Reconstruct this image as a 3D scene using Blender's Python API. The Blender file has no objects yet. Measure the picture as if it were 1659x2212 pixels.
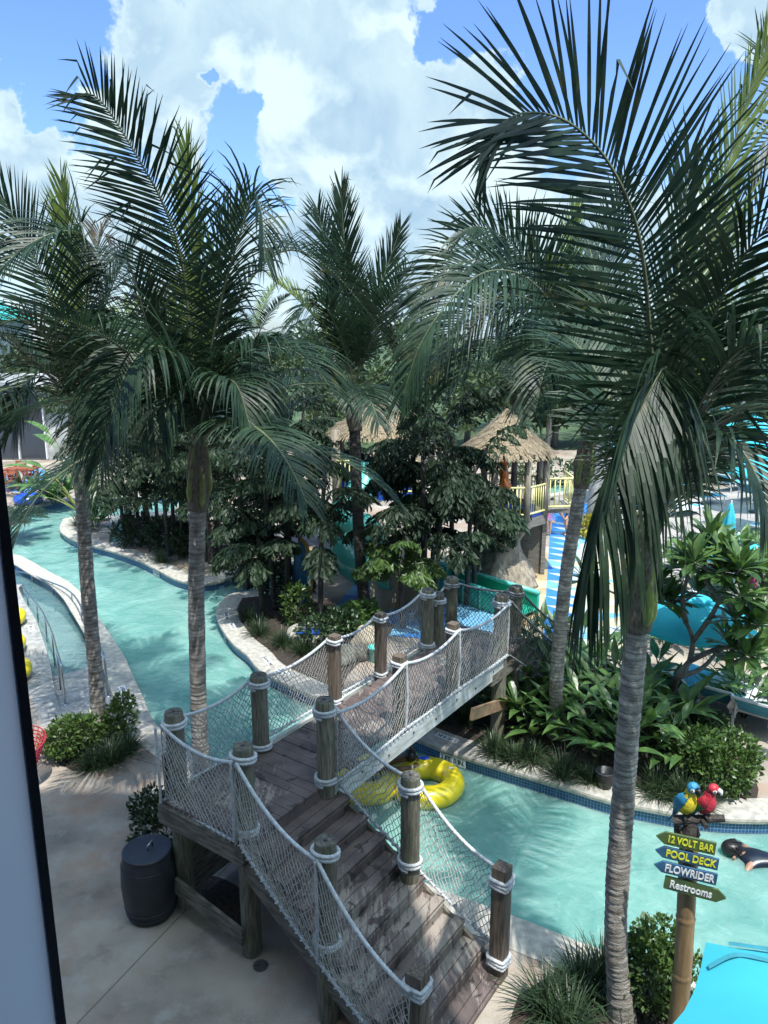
import bpy, bmesh, math, random
from mathutils import Vector as V, Matrix, noise
from mathutils.geometry import tessellate_polygon
sc = bpy.context.scene
col = sc.collection
R = math.radians
# ---------------------------------------------------------------- camera
H, TH, F = 7.0, R(13.1), 1660.0
cam_d = bpy.data.cameras.new("camera"); cam = bpy.data.objects.new("camera", cam_d); col.objects.link(cam)
cam.location = (0, 0, H); cam.rotation_euler = (R(90) - TH, 0, 0)
cam_d.sensor_fit = 'HORIZONTAL'; cam_d.sensor_width = 36; cam_d.lens = 36.0 * F / 1659
cam_d.clip_start = 0.05; cam_d.clip_end = 3000
sc.camera = cam
sc.render.resolution_x, sc.render.resolution_y = 768, 1024
def ray(px, py):
    x = (px - 829.5) / F; y = -(py - 1106) / F
    return V((x, math.cos(TH) + y * math.sin(TH), -math.sin(TH) + y * math.cos(TH)))
def G(px, py, z=0.0):
    r = ray(px, py); t = (z - H) / r.z
    return V((r.x * t, r.y * t, z))
def A(px, py, Y):
    r = ray(px, py); t = Y / r.y
    return V((r.x * t, Y, H + r.z * t))
# ---------------------------------------------------------------- sun, sky
SUN = V((.14, -.36, .92)).normalized()
sd = bpy.data.lights.new("sun", 'SUN'); so = bpy.data.objects.new("sun", sd); col.objects.link(so)
sd.energy = 3.4; sd.angle = R(0.53); sd.color = (1, .975, .94)
so.rotation_euler = (-SUN).to_track_quat('-Z', 'Y').to_euler(); so.location = (20, -20, 40)
w = bpy.data.worlds.new("World"); sc.world = w; w.use_nodes = True
nt = w.node_tree; N_ = nt.nodes; L_ = nt.links
N_.clear()
def wn(t, **k):
    n = N_.new(t)
    for a, b in k.items(): setattr(n, a, b)
    return n
sky = wn('ShaderNodeTexSky', sky_type='NISHITA'); sky.sun_disc = False
sky.sun_elevation = math.asin(SUN.z); sky.sun_rotation = math.atan2(SUN.x, SUN.y)
sky.air_density = 1.25; sky.dust_density = .6; sky.ozone_density = 2.0
tc = wn('ShaderNodeTexCoord')
wz = wn('ShaderNodeTexNoise'); wz.inputs['Scale'].default_value = 9; wz.inputs['Detail'].default_value = 6; wz.inputs['Roughness'].default_value = .6; L_.new(tc.outputs['Generated'], wz.inputs['Vector'])
wz1 = wn('ShaderNodeVectorMath', operation='SUBTRACT'); L_.new(wz.outputs['Color'], wz1.inputs[0]); wz1.inputs[1].default_value = (.5, .5, .5)
wz2 = wn('ShaderNodeVectorMath', operation='SCALE'); L_.new(wz1.outputs[0], wz2.inputs[0]); wz2.inputs['Scale'].default_value = .22
wz3 = wn('ShaderNodeVectorMath', operation='ADD'); L_.new(tc.outputs['Generated'], wz3.inputs[0]); L_.new(wz2.outputs[0], wz3.inputs[1])
wdir = wn('ShaderNodeVectorMath', operation='NORMALIZE'); L_.new(wz3.outputs[0], wdir.inputs[0])
def wmath(op, a, b=None, clamp=False):
    n = wn('ShaderNodeMath', operation=op); n.use_clamp = clamp
    for i, x in enumerate((a, b)):
        if x is None: continue
        if isinstance(x, (int, float)): n.inputs[i].default_value = x
        else: L_.new(x, n.inputs[i])
    return n.outputs[0]
def wblob(px, py, r, soft=.55):
    d = ray(px, py).normalized(); a = r / F
    n = wn('ShaderNodeVectorMath', operation='DOT_PRODUCT'); L_.new(wdir.outputs[0], n.inputs[0]); n.inputs[1].default_value = d
    m = wn('ShaderNodeMapRange', interpolation_type='SMOOTHSTEP'); L_.new(n.outputs['Value'], m.inputs[0])
    m.inputs[1].default_value = math.cos(a * 1.35); m.inputs[2].default_value = math.cos(a * soft)
    return m.outputs[0]
cov = None
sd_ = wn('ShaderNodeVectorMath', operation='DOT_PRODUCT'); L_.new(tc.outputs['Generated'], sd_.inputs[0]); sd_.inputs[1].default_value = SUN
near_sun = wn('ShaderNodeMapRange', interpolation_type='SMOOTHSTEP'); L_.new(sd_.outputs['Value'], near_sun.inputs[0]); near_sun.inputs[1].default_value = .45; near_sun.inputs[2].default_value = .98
for b in ((330,170,165),(265,80,70),(560,150,210),(760,120,180),(800,250,190),(890,130,95),(1000,230,110),(1030,350,130),(900,420,200),(680,330,110),
          (760,600,210),(1000,600,230),(30,300,125),(30,440,160),(170,470,110),(330,300,80),(1650,30,100),(1350,640,240),(420,700,120),(640,480,80)):
    o = wblob(*b); cov = o if cov is None else wmath('MAXIMUM', cov, o)
for b, k in (((500,300,85),.8),((575,400,70),.8),((430,140,22),.6),((610,620,60),.35),((1000,50,70),.7),((130,190,60),.5),((60,40,120),.9)):
    cov = wmath('SUBTRACT', cov, wmath('MULTIPLY', wblob(*b), k))
def wnoise(scale, det, rough=.6, dist=0.0):
    n = wn('ShaderNodeTexNoise'); n.inputs['Scale'].default_value = scale; n.inputs['Detail'].default_value = det
    n.inputs['Roughness'].default_value = rough; n.inputs['Distortion'].default_value = dist
    L_.new(tc.outputs['Generated'], n.inputs['Vector']); return n.outputs['Fac']
n1 = wnoise(7, 10, .62, .35); n2 = wnoise(5.5, 8, .55, .6)
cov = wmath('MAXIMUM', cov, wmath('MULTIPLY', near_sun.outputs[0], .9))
# unseen bright cloud added round the sun as fill; elsewhere noise scatters clouds
c2 = wmath('ADD', cov, wmath('MULTIPLY', wmath('SUBTRACT', n1, .5), 1.5))
mr = wn('ShaderNodeMapRange', interpolation_type='SMOOTHSTEP'); L_.new(c2, mr.inputs[0]); mr.inputs[1].default_value = .38; mr.inputs[2].default_value = .74
shade = wn('ShaderNodeMapRange', interpolation_type='SMOOTHSTEP'); L_.new(n2, shade.inputs[0]); shade.inputs[1].default_value = .36; shade.inputs[2].default_value = .60
edge = wn('ShaderNodeMapRange', interpolation_type='SMOOTHSTEP'); L_.new(c2, edge.inputs[0]); edge.inputs[1].default_value = 1.35; edge.inputs[2].default_value = .62
off_ = wn('ShaderNodeVectorMath', operation='ADD'); L_.new(tc.outputs['Generated'], off_.inputs[0]); off_.inputs[1].default_value = (.022, -.012, .03)
def puff(vec):
    n = wn('ShaderNodeTexNoise'); n.inputs['Scale'].default_value = 9; n.inputs['Detail'].default_value = 7; n.inputs['Roughness'].default_value = .55; n.inputs['Distortion'].default_value = .3; L_.new(vec, n.inputs['Vector']); return n.outputs['Fac']
bil = wmath('ADD', wmath('MULTIPLY', wmath('SUBTRACT', puff(tc.outputs['Generated']), puff(off_.outputs[0])), 4.2), wmath('MULTIPLY', shade.outputs[0], .62), False)
br = wmath('MAXIMUM', wmath('ADD', bil, .12), wmath('MULTIPLY', edge.outputs[0], .7), True)
cc = wn('ShaderNodeMix', data_type='RGBA'); L_.new(br, cc.inputs[0])
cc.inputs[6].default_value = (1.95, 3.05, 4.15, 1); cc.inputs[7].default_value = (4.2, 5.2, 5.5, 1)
mx = wn('ShaderNodeMix', data_type='RGBA'); L_.new(mr.outputs[0], mx.inputs[0])
tint = wn('ShaderNodeMix', data_type='RGBA', blend_type='MULTIPLY'); tint.inputs[0].default_value = 1
L_.new(sky.outputs[0], tint.inputs[6]); tint.inputs[7].default_value = (.64, .83, 1.22, 1)
L_.new(tint.outputs[2], mx.inputs[6]); gl_ = wn('ShaderNodeMix', data_type='RGBA', blend_type='MULTIPLY'); gl_.inputs[0].default_value = 1; L_.new(cc.outputs[2], gl_.inputs[6])
cs = wn('ShaderNodeCombineXYZ'); amp = wmath('ADD', wmath('MULTIPLY', near_sun.outputs[0], 2.6), 1.0)  # brightens cloud toward the sun, out of view, to raise the fill light
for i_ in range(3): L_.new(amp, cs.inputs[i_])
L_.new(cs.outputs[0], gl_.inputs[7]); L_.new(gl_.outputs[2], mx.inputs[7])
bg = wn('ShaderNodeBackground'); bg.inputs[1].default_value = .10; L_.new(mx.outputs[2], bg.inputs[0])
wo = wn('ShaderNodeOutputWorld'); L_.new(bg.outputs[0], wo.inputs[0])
vs = sc.view_settings; sc.display_settings.display_device = 'sRGB'
vs.view_transform = 'Standard'; vs.look = 'None'; vs.exposure = 1.02; vs.gamma = 1.0
sc.render.engine = 'CYCLES'
sc.cycles.max_bounces = 6; sc.cycles.diffuse_bounces = 3; sc.cycles.glossy_bounces = 2; sc.cycles.transmission_bounces = 3; sc.cycles.transparent_max_bounces = 8
sc.cycles.use_denoising = True
# ---------------------------------------------------------------- helpers
def wloc(o):
    p = V((0, 0, 0))
    while o is not None: p = p + V(o.location); o = o.parent
    return p
class MB:
    def __init__(s): s.v = []; s.f = []; s.m = []; s.uv = {}; s.k = 0
    def P(s, p): s.v.append((p[0], p[1], p[2])); return len(s.v) - 1
    def face(s, idx, uv=None):
        if uv: s.uv[len(s.f)] = uv
        s.f.append(tuple(idx)); s.m.append(s.k)
    def poly(s, pts, uv=None): s.face([s.P(p) for p in pts], uv)
    def grid(s, rows, closed=False, uvs=None):
        b = len(s.v); n = len(rows[0])
        for r in rows:
            for p in r: s.v.append((p[0], p[1], p[2]))
        for i in range(len(rows) - 1):
            for j in range(n if closed else n - 1):
                j2 = (j + 1) % n
                s.face((b + i*n + j, b + i*n + j2, b + (i+1)*n + j2, b + (i+1)*n + j),
                       None if not uvs else (uvs[i][j], uvs[i][j+1], uvs[i+1][j+1], uvs[i+1][j]))
    def tube(s, pts, rads, n=8, cap=True, mod=None, close=False):
        pts = [V(p) for p in pts]
        if isinstance(rads, (int, float)): rads = [rads] * len(pts)
        T0 = (pts[1] - pts[0]).normalized()
        u = T0.cross(V((0, 0, 1)))
        if u.length < .05: u = T0.cross(V((1, 0, 0)))
        u.normalize(); rows = []; dist = 0
        for i, p in enumerate(pts):
            a = pts[max(i-1, 0)]; c = pts[min(i+1, len(pts)-1)]
            if close: a = pts[i-1]; c = pts[(i+1) % len(pts)]
            T = (c - a)
            if T.length < 1e-9: T = T0
            T = T.normalized(); u = u - T * u.dot(T)
            if u.length < 1e-6: u = T.orthogonal()
            u.normalize(); v = T.cross(u); T0 = T
            if i: dist += (p - pts[i-1]).length
            row = []
            for j in range(n):
                a_ = 2 * math.pi * j / n
                r = rads[i] * (mod(a_, dist, i) if mod else 1)
                row.append(p + u * (math.cos(a_) * r) + v * (math.sin(a_) * r))
            rows.append(row)
        if close: rows.append(rows[0])
        b = len(s.v); s.grid(rows, True)
        if cap and not close:
            s.face([b + j for j in range(n)][::-1]); e = b + (len(rows) - 1) * n; s.face([e + j for j in range(n)])
    def box(s, c, d, M=None):
        x, y, z = d[0]/2, d[1]/2, d[2]/2; b = len(s.v)
        for q in ((-x,-y,-z),(x,-y,-z),(x,y,-z),(-x,y,-z),(-x,-y,z),(x,-y,z),(x,y,z),(-x,y,z)):
            q = V(q)
            if M: q = M @ q
            s.P(q + V(c))
        for f in ((3,2,1,0),(4,5,6,7),(0,1,5,4),(1,2,6,5),(2,3,7,6),(3,0,4,7)): s.face([b + i for i in f])
    def bar(s, p0, p1, w, h, up=(0, 0, 1)):
        p0 = V(p0); p1 = V(p1); T = (p1 - p0); L = T.length; T.normalize()
        S = T.cross(V(up))
        if S.length < 1e-5: S = T.orthogonal()
        S.normalize(); U = S.cross(T)
        M = Matrix((T, S, U)).transposed()
        s.box((p0 + p1) / 2, (L, w, h), M)
    def prism(s, pts, z0, z1):
        b = len(s.v); n = len(pts)
        for p in pts: s.P((p[0], p[1], z0))
        for p in pts: s.P((p[0], p[1], z1))
        s.face(list(range(b, b + n))[::-1]); s.face(list(range(b + n, b + 2*n)))
        for i in range(n): j = (i+1) % n; s.face((b+i, b+j, b+n+j, b+n+i))
    def lathe(s, c, prof, n=24, cap=True):
        rows = [[(c[0] + r*math.cos(2*math.pi*j/n), c[1] + r*math.sin(2*math.pi*j/n), c[2] + z) for j in range(n)] for r, z in prof]
        b = len(s.v); s.grid(rows, True)
        if cap:
            s.face([b + j for j in range(n)][::-1]); e = b + (len(rows)-1)*n; s.face([e + j for j in range(n)])
    def ball(s, c, r, n=10, m=7, M=None):
        rows = []
        for i in range(m + 1):
            th = math.pi * i / m
            row = []
            for j in range(n):
                q = V((r[0]*math.sin(th)*math.cos(2*math.pi*j/n), r[1]*math.sin(th)*math.sin(2*math.pi*j/n), -r[2]*math.cos(th)))
                if M: q = M @ q
                row.append(q + V(c))
            rows.append(row)
        s.grid(rows, True)
    def build(s, name, mats, parent=None, smooth=False, loc=None, bevel=0):
        me = bpy.data.meshes.new(name)
        o0 = wloc(parent) if parent else (V(loc) if loc is not None else V((0, 0, 0)))
        me.from_pydata([(a - o0.x, b - o0.y, c - o0.z) for a, b, c in s.v], [], s.f)
        if not isinstance(mats, (list, tuple)): mats = [mats]
        for m in mats: me.materials.append(m)
        if len(mats) > 1: me.polygons.foreach_set('material_index', s.m)
        if smooth is True: me.polygons.foreach_set('use_smooth', [True] * len(s.f))
        if s.uv:
            ul = me.uv_layers.new(name='UVMap'); li = 0
            for i, f in enumerate(s.f):
                u = s.uv.get(i)
                for k in range(len(f)):
                    if u: ul.data[li].uv = u[k]
                    li += 1
        me.validate(); me.update()
        o = bpy.data.objects.new(name, me); col.objects.link(o)
        if parent: o.parent = parent
        elif loc is not None: o.location = loc
        if bevel:
            bm = o.modifiers.new('bevel', 'BEVEL'); bm.width = bevel; bm.segments = 2; bm.limit_method = 'ANGLE'; bm.angle_limit = R(40)
        return o
def tag(o, label=None, cat=None, group=None, kind=None):
    if label: o['label'] = label
    if cat: o['category'] = cat
    if group: o['group'] = group
    if kind: o['kind'] = kind
    return o
def empty(name, loc, label, cat, group=None):
    o = bpy.data.objects.new(name, None); col.objects.link(o); o.location = loc; o.empty_display_size = .2
    return tag(o, label, cat, group)
def struct(o, label=None): return tag(o, label, None, None, 'structure')
def copy_tree(o, loc=None, rot=None, scale=None, label=None, parent=None):
    c = o.copy(); col.objects.link(c)
    if parent: c.parent = parent
    if loc is not None: c.location = loc
    if rot is not None: c.rotation_euler = (0, 0, rot)
    if scale is not None: c.scale = (scale, scale, scale) if isinstance(scale, (int, float)) else scale
    if label: c['label'] = label
    for ch in list(o.children): copy_tree(ch, parent=c)
    return c
def crom(pts, n=8):
    pts = [V(p) for p in pts]
    if len(pts) == 2: return [pts[0].lerp(pts[1], i / n) for i in range(n + 1)]
    P = [pts[0]*2 - pts[1]] + pts + [pts[-1]*2 - pts[-2]]; out = []
    for i in range(1, len(P) - 2):
        a, b, c, d = P[i-1], P[i], P[i+1], P[i+2]
        for k in range(n):
            t = k / n
            out.append(.5 * ((2*b) + (c - a)*t + (2*a - 5*b + 4*c - d)*t*t + (3*b - a - 3*c + d)*t**3))
    out.append(pts[-1]); return out
def resample(pts, step):
    d = [0]
    for i in range(1, len(pts)): d.append(d[-1] + (pts[i] - pts[i-1]).length)
    n = max(2, int(d[-1] / step)); out = []; j = 0
    for k in range(n + 1):
        s = d[-1] * k / n
        while j < len(d) - 2 and d[j+1] < s: j += 1
        t = (s - d[j]) / max(1e-9, d[j+1] - d[j]); out.append(pts[j].lerp(pts[j+1], t))
    return out
# ---------------------------------------------------------------- materials
MATS = {}
def mat(name, c, rough=.6, c2=None, scale=4, bump=0, bscale=40, spec=.5, trans=0, metal=0, stretch=None, detail=5, lo=.35, hi=.65, coord='Object', rand=0, coat=0):
    m = bpy.data.materials.new(name); m.use_nodes = True; t = m.node_tree; n = t.nodes; l = t.links
    b = n['Principled BSDF']; out = n['Material Output']
    b.inputs['Roughness'].default_value = rough; b.inputs['Specular IOR Level'].default_value = spec; b.inputs['Metallic'].default_value = metal
    if coat: b.inputs['Coat Weight'].default_value = coat; b.inputs['Coat Roughness'].default_value = .1
    tcn = n.new('ShaderNodeTexCoord'); src = tcn.outputs[coord]
    if stretch:
        mp = n.new('ShaderNodeMapping'); mp.inputs['Scale'].default_value = stretch; l.new(src, mp.inputs[0]); src = mp.outputs[0]
    c = (*c[:3], 1)
    if c2 is None: c2 = tuple(x * .72 for x in c[:3])
    nz = n.new('ShaderNodeTexNoise'); nz.inputs['Scale'].default_value = scale; nz.inputs['Detail'].default_value = detail; l.new(src, nz.inputs['Vector'])
    rp = n.new('ShaderNodeValToRGB'); rp.color_ramp.elements[0].position = lo; rp.color_ramp.elements[1].position = hi
    rp.color_ramp.elements[0].color = (*c2[:3], 1); rp.color_ramp.elements[1].color = c
    l.new(nz.outputs['Fac'], rp.inputs[0]); outc = rp.outputs[0]
    if rand:
        oi = n.new('ShaderNodeObjectInfo'); hs = n.new('ShaderNodeHueSaturation'); mrr = n.new('ShaderNodeMapRange')
        mrr.inputs[3].default_value = 1 - rand; mrr.inputs[4].default_value = 1 + rand
        l.new(oi.outputs['Random'], mrr.inputs[0]); l.new(mrr.outputs[0], hs.inputs['Value']); l.new(outc, hs.inputs['Color']); outc = hs.outputs[0]
    l.new(outc, b.inputs['Base Color'])
    if bump:
        nb = n.new('ShaderNodeTexNoise'); nb.inputs['Scale'].default_value = bscale; nb.inputs['Detail'].default_value = 6; l.new(src, nb.inputs['Vector'])
        bp = n.new('ShaderNodeBump'); bp.inputs['Strength'].default_value = bump; bp.inputs['Distance'].default_value = .02
        l.new(nb.outputs['Fac'], bp.inputs['Height']); l.new(bp.outputs[0], b.inputs['Normal'])
    if trans:
        tr = n.new('ShaderNodeBsdfTranslucent'); ms = n.new('ShaderNodeMixShader'); ms.inputs[0].default_value = trans
        hv = n.new('ShaderNodeHueSaturation'); hv.inputs['Value'].default_value = 1.5; hv.inputs['Saturation'].default_value = 1.15; hv.inputs['Hue'].default_value = .48
        l.new(outc, hv.inputs['Color']); l.new(hv.outputs[0], tr.inputs[0])
        l.new(b.outputs[0], ms.inputs[1]); l.new(tr.outputs[0], ms.inputs[2]); l.new(ms.outputs[0], out.inputs[0])
    MATS[name] = m; return m
def nodes_of(m): t = m.node_tree; return t.nodes, t.links, t.nodes['Principled BSDF']
deck_m = mat('stained_concrete', (.38, .325, .26), .8, (.16, .138, .115), .8, .55, 60, detail=9, lo=.3, hi=.68)
def add_stains(m, colr, scale, lo, hi, fac=1.0, seams=None):
    n, l, b = nodes_of(m); old = b.inputs['Base Color'].links[0].from_socket
    tcn = n.new('ShaderNodeTexCoord'); nz = n.new('ShaderNodeTexNoise'); nz.inputs['Scale'].default_value = scale; nz.inputs['Detail'].default_value = 9; nz.inputs['Roughness'].default_value = .68
    l.new(tcn.outputs['Object'], nz.inputs['Vector'])
    r = n.new('ShaderNodeMapRange'); r.inputs[1].default_value = lo; r.inputs[2].default_value = hi; r.inputs[4].default_value = fac; l.new(nz.outputs['Fac'], r.inputs[0])
    mxx = n.new('ShaderNodeMix'); mxx.data_type = 'RGBA'; l.new(r.outputs[0], mxx.inputs[0]); l.new(old, mxx.inputs[6]); mxx.inputs[7].default_value = (*colr, 1)
    outc = mxx.outputs[2]
    if seams:
        mp = n.new('ShaderNodeMapping'); mp.inputs['Rotation'].default_value = (0, 0, seams[1]); l.new(tcn.outputs['Object'], mp.inputs[0])
        bk = n.new('ShaderNodeTexBrick'); bk.inputs['Scale'].default_value = 1; bk.inputs['Mortar Size'].default_value = .012; bk.inputs['Brick Width'].default_value = seams[0]; bk.inputs['Row Height'].default_value = seams[0] * .8
        bk.offset = 0; bk.inputs['Mortar Smooth'].default_value = .3
        l.new(mp.outputs[0], bk.inputs['Vector']); m2 = n.new('ShaderNodeMix'); m2.data_type = 'RGBA'; m2.blend_type = 'MULTIPLY'
        l.new(bk.outputs['Fac'], m2.inputs[0]); l.new(outc, m2.inputs[6]); m2.inputs[7].default_value = (.5, .5, .5, 1); outc = m2.outputs[2]
    l.new(outc, b.inputs['Base Color'])
add_stains(deck_m, (.32, .18, .105), .7, .5, .68, .75); add_stains(deck_m, (.12, .105, .09), 1.7, .55, .7, .6); add_stains(deck_m, (.09, .08, .07), 16, .66, .72, .5)
add_stains(deck_m, (.36, .345, .31), 2.3, .52, .7, .6, (5.6, .42))
coping_m = mat('coping_stone', (.47, .445, .38), .85, (.30, .285, .25), 9, .6, 90, detail=8)
add_stains(coping_m, (.25, .24, .20), 5.5, .60, .72, .6)
ramp_m = mat('rough_concrete', (.38, .375, .35), .9, (.22, .22, .21), 6, .8, 50, detail=9)
mulch_m = mat('mulch', (.055, .04, .028), .95, (.02, .015, .011), 18, 1.0, 40)
poolfloor_m = mat('pool_plaster', (.42, .62, .56), .7, (.30, .52, .47), 1.2)
net_m = mat('net_cord', (.45, .45, .42), .8, (.34, .34, .32), 30)
rope_m = mat('white_rope', (.52, .54, .55), .75, (.36, .38, .39), 25)
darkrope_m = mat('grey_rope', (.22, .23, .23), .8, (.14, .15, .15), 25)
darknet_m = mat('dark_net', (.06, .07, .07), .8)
post_m = mat('weathered_post', (.26, .24, .175), .85, (.10, .10, .07), 7, .7, 30, stretch=(6, 6, .7), detail=8, rand=.18)
add_stains(post_m, (.16, .21, .12), 4, .5, .68, .6)
postgrain_m = mat('square_post_wood', (.22, .17, .125), .85, (.075, .06, .045), 6, .8, 28, stretch=(7, 7, .5), detail=7)
endgrain_m = mat('post_end_grain', (.15, .14, .115), .9, (.045, .042, .035), 22, .5, 60)
plank_m = mat('brown_deck_board', (.15, .112, .10), .6, (.085, .065, .06), 4, .3, 40, detail=8, rand=.16)
beam_m = mat('grey_beam_wood', (.19, .17, .135), .85, (.07, .065, .05), 5, .6, 30, stretch=(1, 1, 5))
whitebeam_m = mat('peeling_white_beam', (.55, .57, .55), .7, (.36, .37, .34), 3, .3, 30, stretch=(1, 1, 5))
timber_m = mat('tan_timber', (.32, .22, .13), .75, (.2, .13, .075), 5, .3, 30)
barrel_m = mat('dark_plastic', (.028, .032, .04), .45, (.018, .021, .027), 6, .15, 60)
metal_m = mat('stainless', (.55, .56, .57), .28, metal=1)
iron_m = mat('cast_iron', (.06, .06, .06), .6, (.03, .03, .03), 30, .4, 60)
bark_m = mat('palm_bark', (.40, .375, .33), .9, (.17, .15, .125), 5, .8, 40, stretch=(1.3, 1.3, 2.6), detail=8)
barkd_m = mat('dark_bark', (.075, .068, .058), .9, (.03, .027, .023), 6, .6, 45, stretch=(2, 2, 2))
fiber_m = mat('palm_fibre', (.22, .18, .13), .95, (.09, .07, .05), 20, .9, 50, stretch=(3, 3, .8))
sheath_m = mat('green_sheath', (.21, .26, .05), .5, (.12, .12, .05), 6, .2, 30)
frond_m = mat('palm_leaf', (.032, .062, .032), .46, (.013, .030, .018), 5, .0, spec=.3, trans=.22, rand=.18)
spear_m = mat('young_palm_leaf', (.16, .22, .045), .42, (.08, .13, .03), 5, trans=.35, rand=.15)
dry_m = mat('dry_palm_leaf', (.09, .075, .045), .8, (.04, .034, .022), 8, trans=.15)
rachis_m = mat('palm_midrib', (.13, .15, .075), .6, (.07, .085, .04), 5)
fish_m = mat('fishtail_leaf', (.038, .064, .032), .5, (.014, .028, .016), 9, trans=.16, rand=.2, spec=.22)
shrub_m = mat('shrub_leaf', (.10, .17, .04), .4, (.035, .075, .022), 9, trans=.25, rand=.1)
dshrub_m = mat('dark_shrub_leaf', (.045, .085, .03), .42, (.018, .038, .017), 8, trans=.2, rand=.15)
yel_m = mat('yellow_croton_leaf', (.50, .40, .05), .45, (.12, .17, .03), 7, trans=.25)
grassy_m = mat('liriope_leaf', (.05, .085, .035), .42, (.02, .042, .02), 6, trans=.2)
ginger_m = mat('ginger_leaf', (.095, .18, .048), .36, (.042, .09, .028), 5, trans=.25, rand=.15, spec=.55)
banana_m = mat('banana_leaf', (.12, .22, .06), .4, (.06, .13, .035), 4, trans=.3)
frang_m = mat('frangipani_leaf', (.11, .20, .055), .36, (.05, .105, .033), 5, trans=.25, rand=.1)
grey_branch_m = mat('grey_branch', (.20, .19, .17), .85, (.11, .105, .095), 12, .5, 40)
bgtree_m = mat('background_leaf', (.075, .12, .04), .55, (.03, .055, .022), 1.3, trans=.2, rand=.25)
add_stains(frond_m, (.13, .12, .045), 1.6, .60, .70, .75)
add_stains(bark_m, (.13, .115, .095), 2.2, .54, .68, .65); add_stains(bark_m, (.52, .51, .47), 5, .60, .70, .5)
pink_m = mat('pink_petal', (.55, .08, .22), .5)
white_m = mat('white_paint', (.72, .73, .73), .45, (.62, .63, .64), 6)
whitetile_m = mat('white_tile', (.78, .79, .78), .4, (.68, .69, .68), 20)
black_m = mat('black_letter', (.02, .02, .022), .5)
jamb_m = mat('window_jamb_paint', (.72, .78, .84), .4, (.68, .74, .81), 2)
gasket_m = mat('black_gasket', (.015, .015, .017), .5)
hotelwall_m = mat('hotel_stucco', (.62, .58, .50), .85, bump=.3)
yellowv_m = mat('yellow_vinyl', (.80, .66, .03), .32, (.72, .58, .02), 3, coat=.3)
bluev_m = mat('blue_vinyl', (.02, .09, .62), .3, (.015, .07, .5), 3, coat=.3)
turq_m = mat('turquoise_canvas', (.055, .50, .60), .8, (.045, .44, .54), 1.5, .1, 120, trans=.25)
turqd_m = mat('turquoise_strap', (.03, .24, .30), .8)
sling_m = mat('blue_sling', (.07, .36, .52), .7, (.05, .29, .43), 8)
towel_m = mat('white_towel', (.70, .72, .72), .9, (.55, .57, .58), 9, .5, 60)
rail_m = mat('yellow_railing', (.72, .66, .28), .45, (.62, .57, .24), 8)
bluedeck_m = mat('blue_platform', (.02, .11, .52), .5, (.015, .08, .4), 3)
thatch_m = mat('thatch', (.36, .285, .18), .95, (.16, .125, .08), 10, 1.0, 35, stretch=(3, 3, 1), detail=8)
fake_m = mat('carved_tree_bark', (.34, .285, .21), .9, (.14, .12, .095), 3.2, 1.0, 14, stretch=(3.2, 3.2, .6), detail=8)
greywood_m = mat('grey_planks', (.22, .20, .17), .85, (.13, .12, .10), 5, .6, 25, stretch=(.6, .6, 7))
slide_m = mat('teal_slide', (.10, .50, .42), .3, (.07, .42, .36), 2, coat=.4)
flume_m = mat('green_flume', (.03, .40, .27), .35, (.02, .33, .22), 2, coat=.3)
rock_m = mat('beige_render', (.42, .36, .26), .85, (.30, .255, .185), 2, .4, 20)
orange_m = mat('carved_orange_wood', (.42, .14, .035), .4, (.25, .075, .02), 6)
redchair_m = mat('red_plastic_weave', (.42, .03, .05), .5)
teak_m = mat('red_teak', (.28, .085, .04), .6, (.18, .05, .025), 6)
bamboo_m = mat('bamboo', (.28, .19, .095), .42, (.17, .11, .055), 5, .15, 30, stretch=(4, 4, .6))
perch_m = mat('perch_log', (.05, .04, .034), .6, (.02, .016, .014), 12, .8, 30)
boardg_m = mat('green_sign_board', (.045, .085, .045), .6, (.075, .115, .03), 4)
boardb_m = mat('blue_sign_board', (.035, .12, .22), .6, (.02, .07, .14), 4)
lettery_m = mat('yellow_letter', (.72, .72, .05), .5)
letterw_m = mat('white_letter', (.75, .78, .78), .5)
skin_m = mat('skin_fair', (.52, .32, .23), .5, (.47, .28, .20), 8)
skind_m = mat('skin_brown', (.13, .07, .045), .42, (.10, .055, .035), 8)
hairb_m = mat('black_hair', (.012, .011, .011), .45)
hairl_m = mat('light_brown_hair', (.22, .15, .09), .6)
navy_m = mat('navy_rash_shirt', (.012, .018, .032), .3, (.008, .011, .02), 8)
# ================================================================ SETTING: ground, river, ramp, pools
rng = random.Random(7)
WL = -.25
def GL(l, z=0.0): return [G(a, b, z) for a, b in l]
near_px = [(29,1197),(65,1212),(108,1237),(144,1255),(176,1284),(194,1309),(216,1341),(245,1385),(266,1417),(288,1467),(309,1511),(324,1547),(362,1590)]
nearR_px = [(933,1916),(1105,1980),(1307,2057)]
near = [V((-17,25.3,0)), V((-14.4,25.2,0))] + GL(near_px) + [V((-2.1,10.75,0)), V((-.6,9.45,0))] + GL(nearR_px) + [V((3.7,7.1,0)), V((5.2,7.0,0)), V((7.5,7.2,0)), V((12,8.2,0))]
farR_px = [(694,1509),(900,1594),(996,1630),(1194,1690),(1321,1728),(1422,1748),(1508,1762),(1659,1769)]
farA_px = [(502,1282),(482,1296),(470,1314),(471,1335),(480,1356),(505,1390),(537,1416),(556,1441),(588,1462),(636,1484)]
farA = GL(farA_px + farR_px) + [V((8,10.2,0)), V((12,11.2,0))]
isl_px = [(149,1118),(136,1126),(130,1140),(136,1152),(164,1168),(200,1178),(250,1192),(300,1210),(345,1232),(370,1246),(400,1256),(432,1260),(470,1256),(505,1244)]
isl = [V((-8.6,30.3,0)), V((-10.4,29.6,0))] + GL(isl_px) + [V((-3.6,22.3,0)), V((-2.6,23.2,0))]
top_px = [(18,1122),(50,1106),(83,1093),(130,1083),(175,1077),(215,1074)]
top = [V((-17,27.6,0))] + GL(top_px) + [V((-8.6,33.0,0))]
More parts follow.
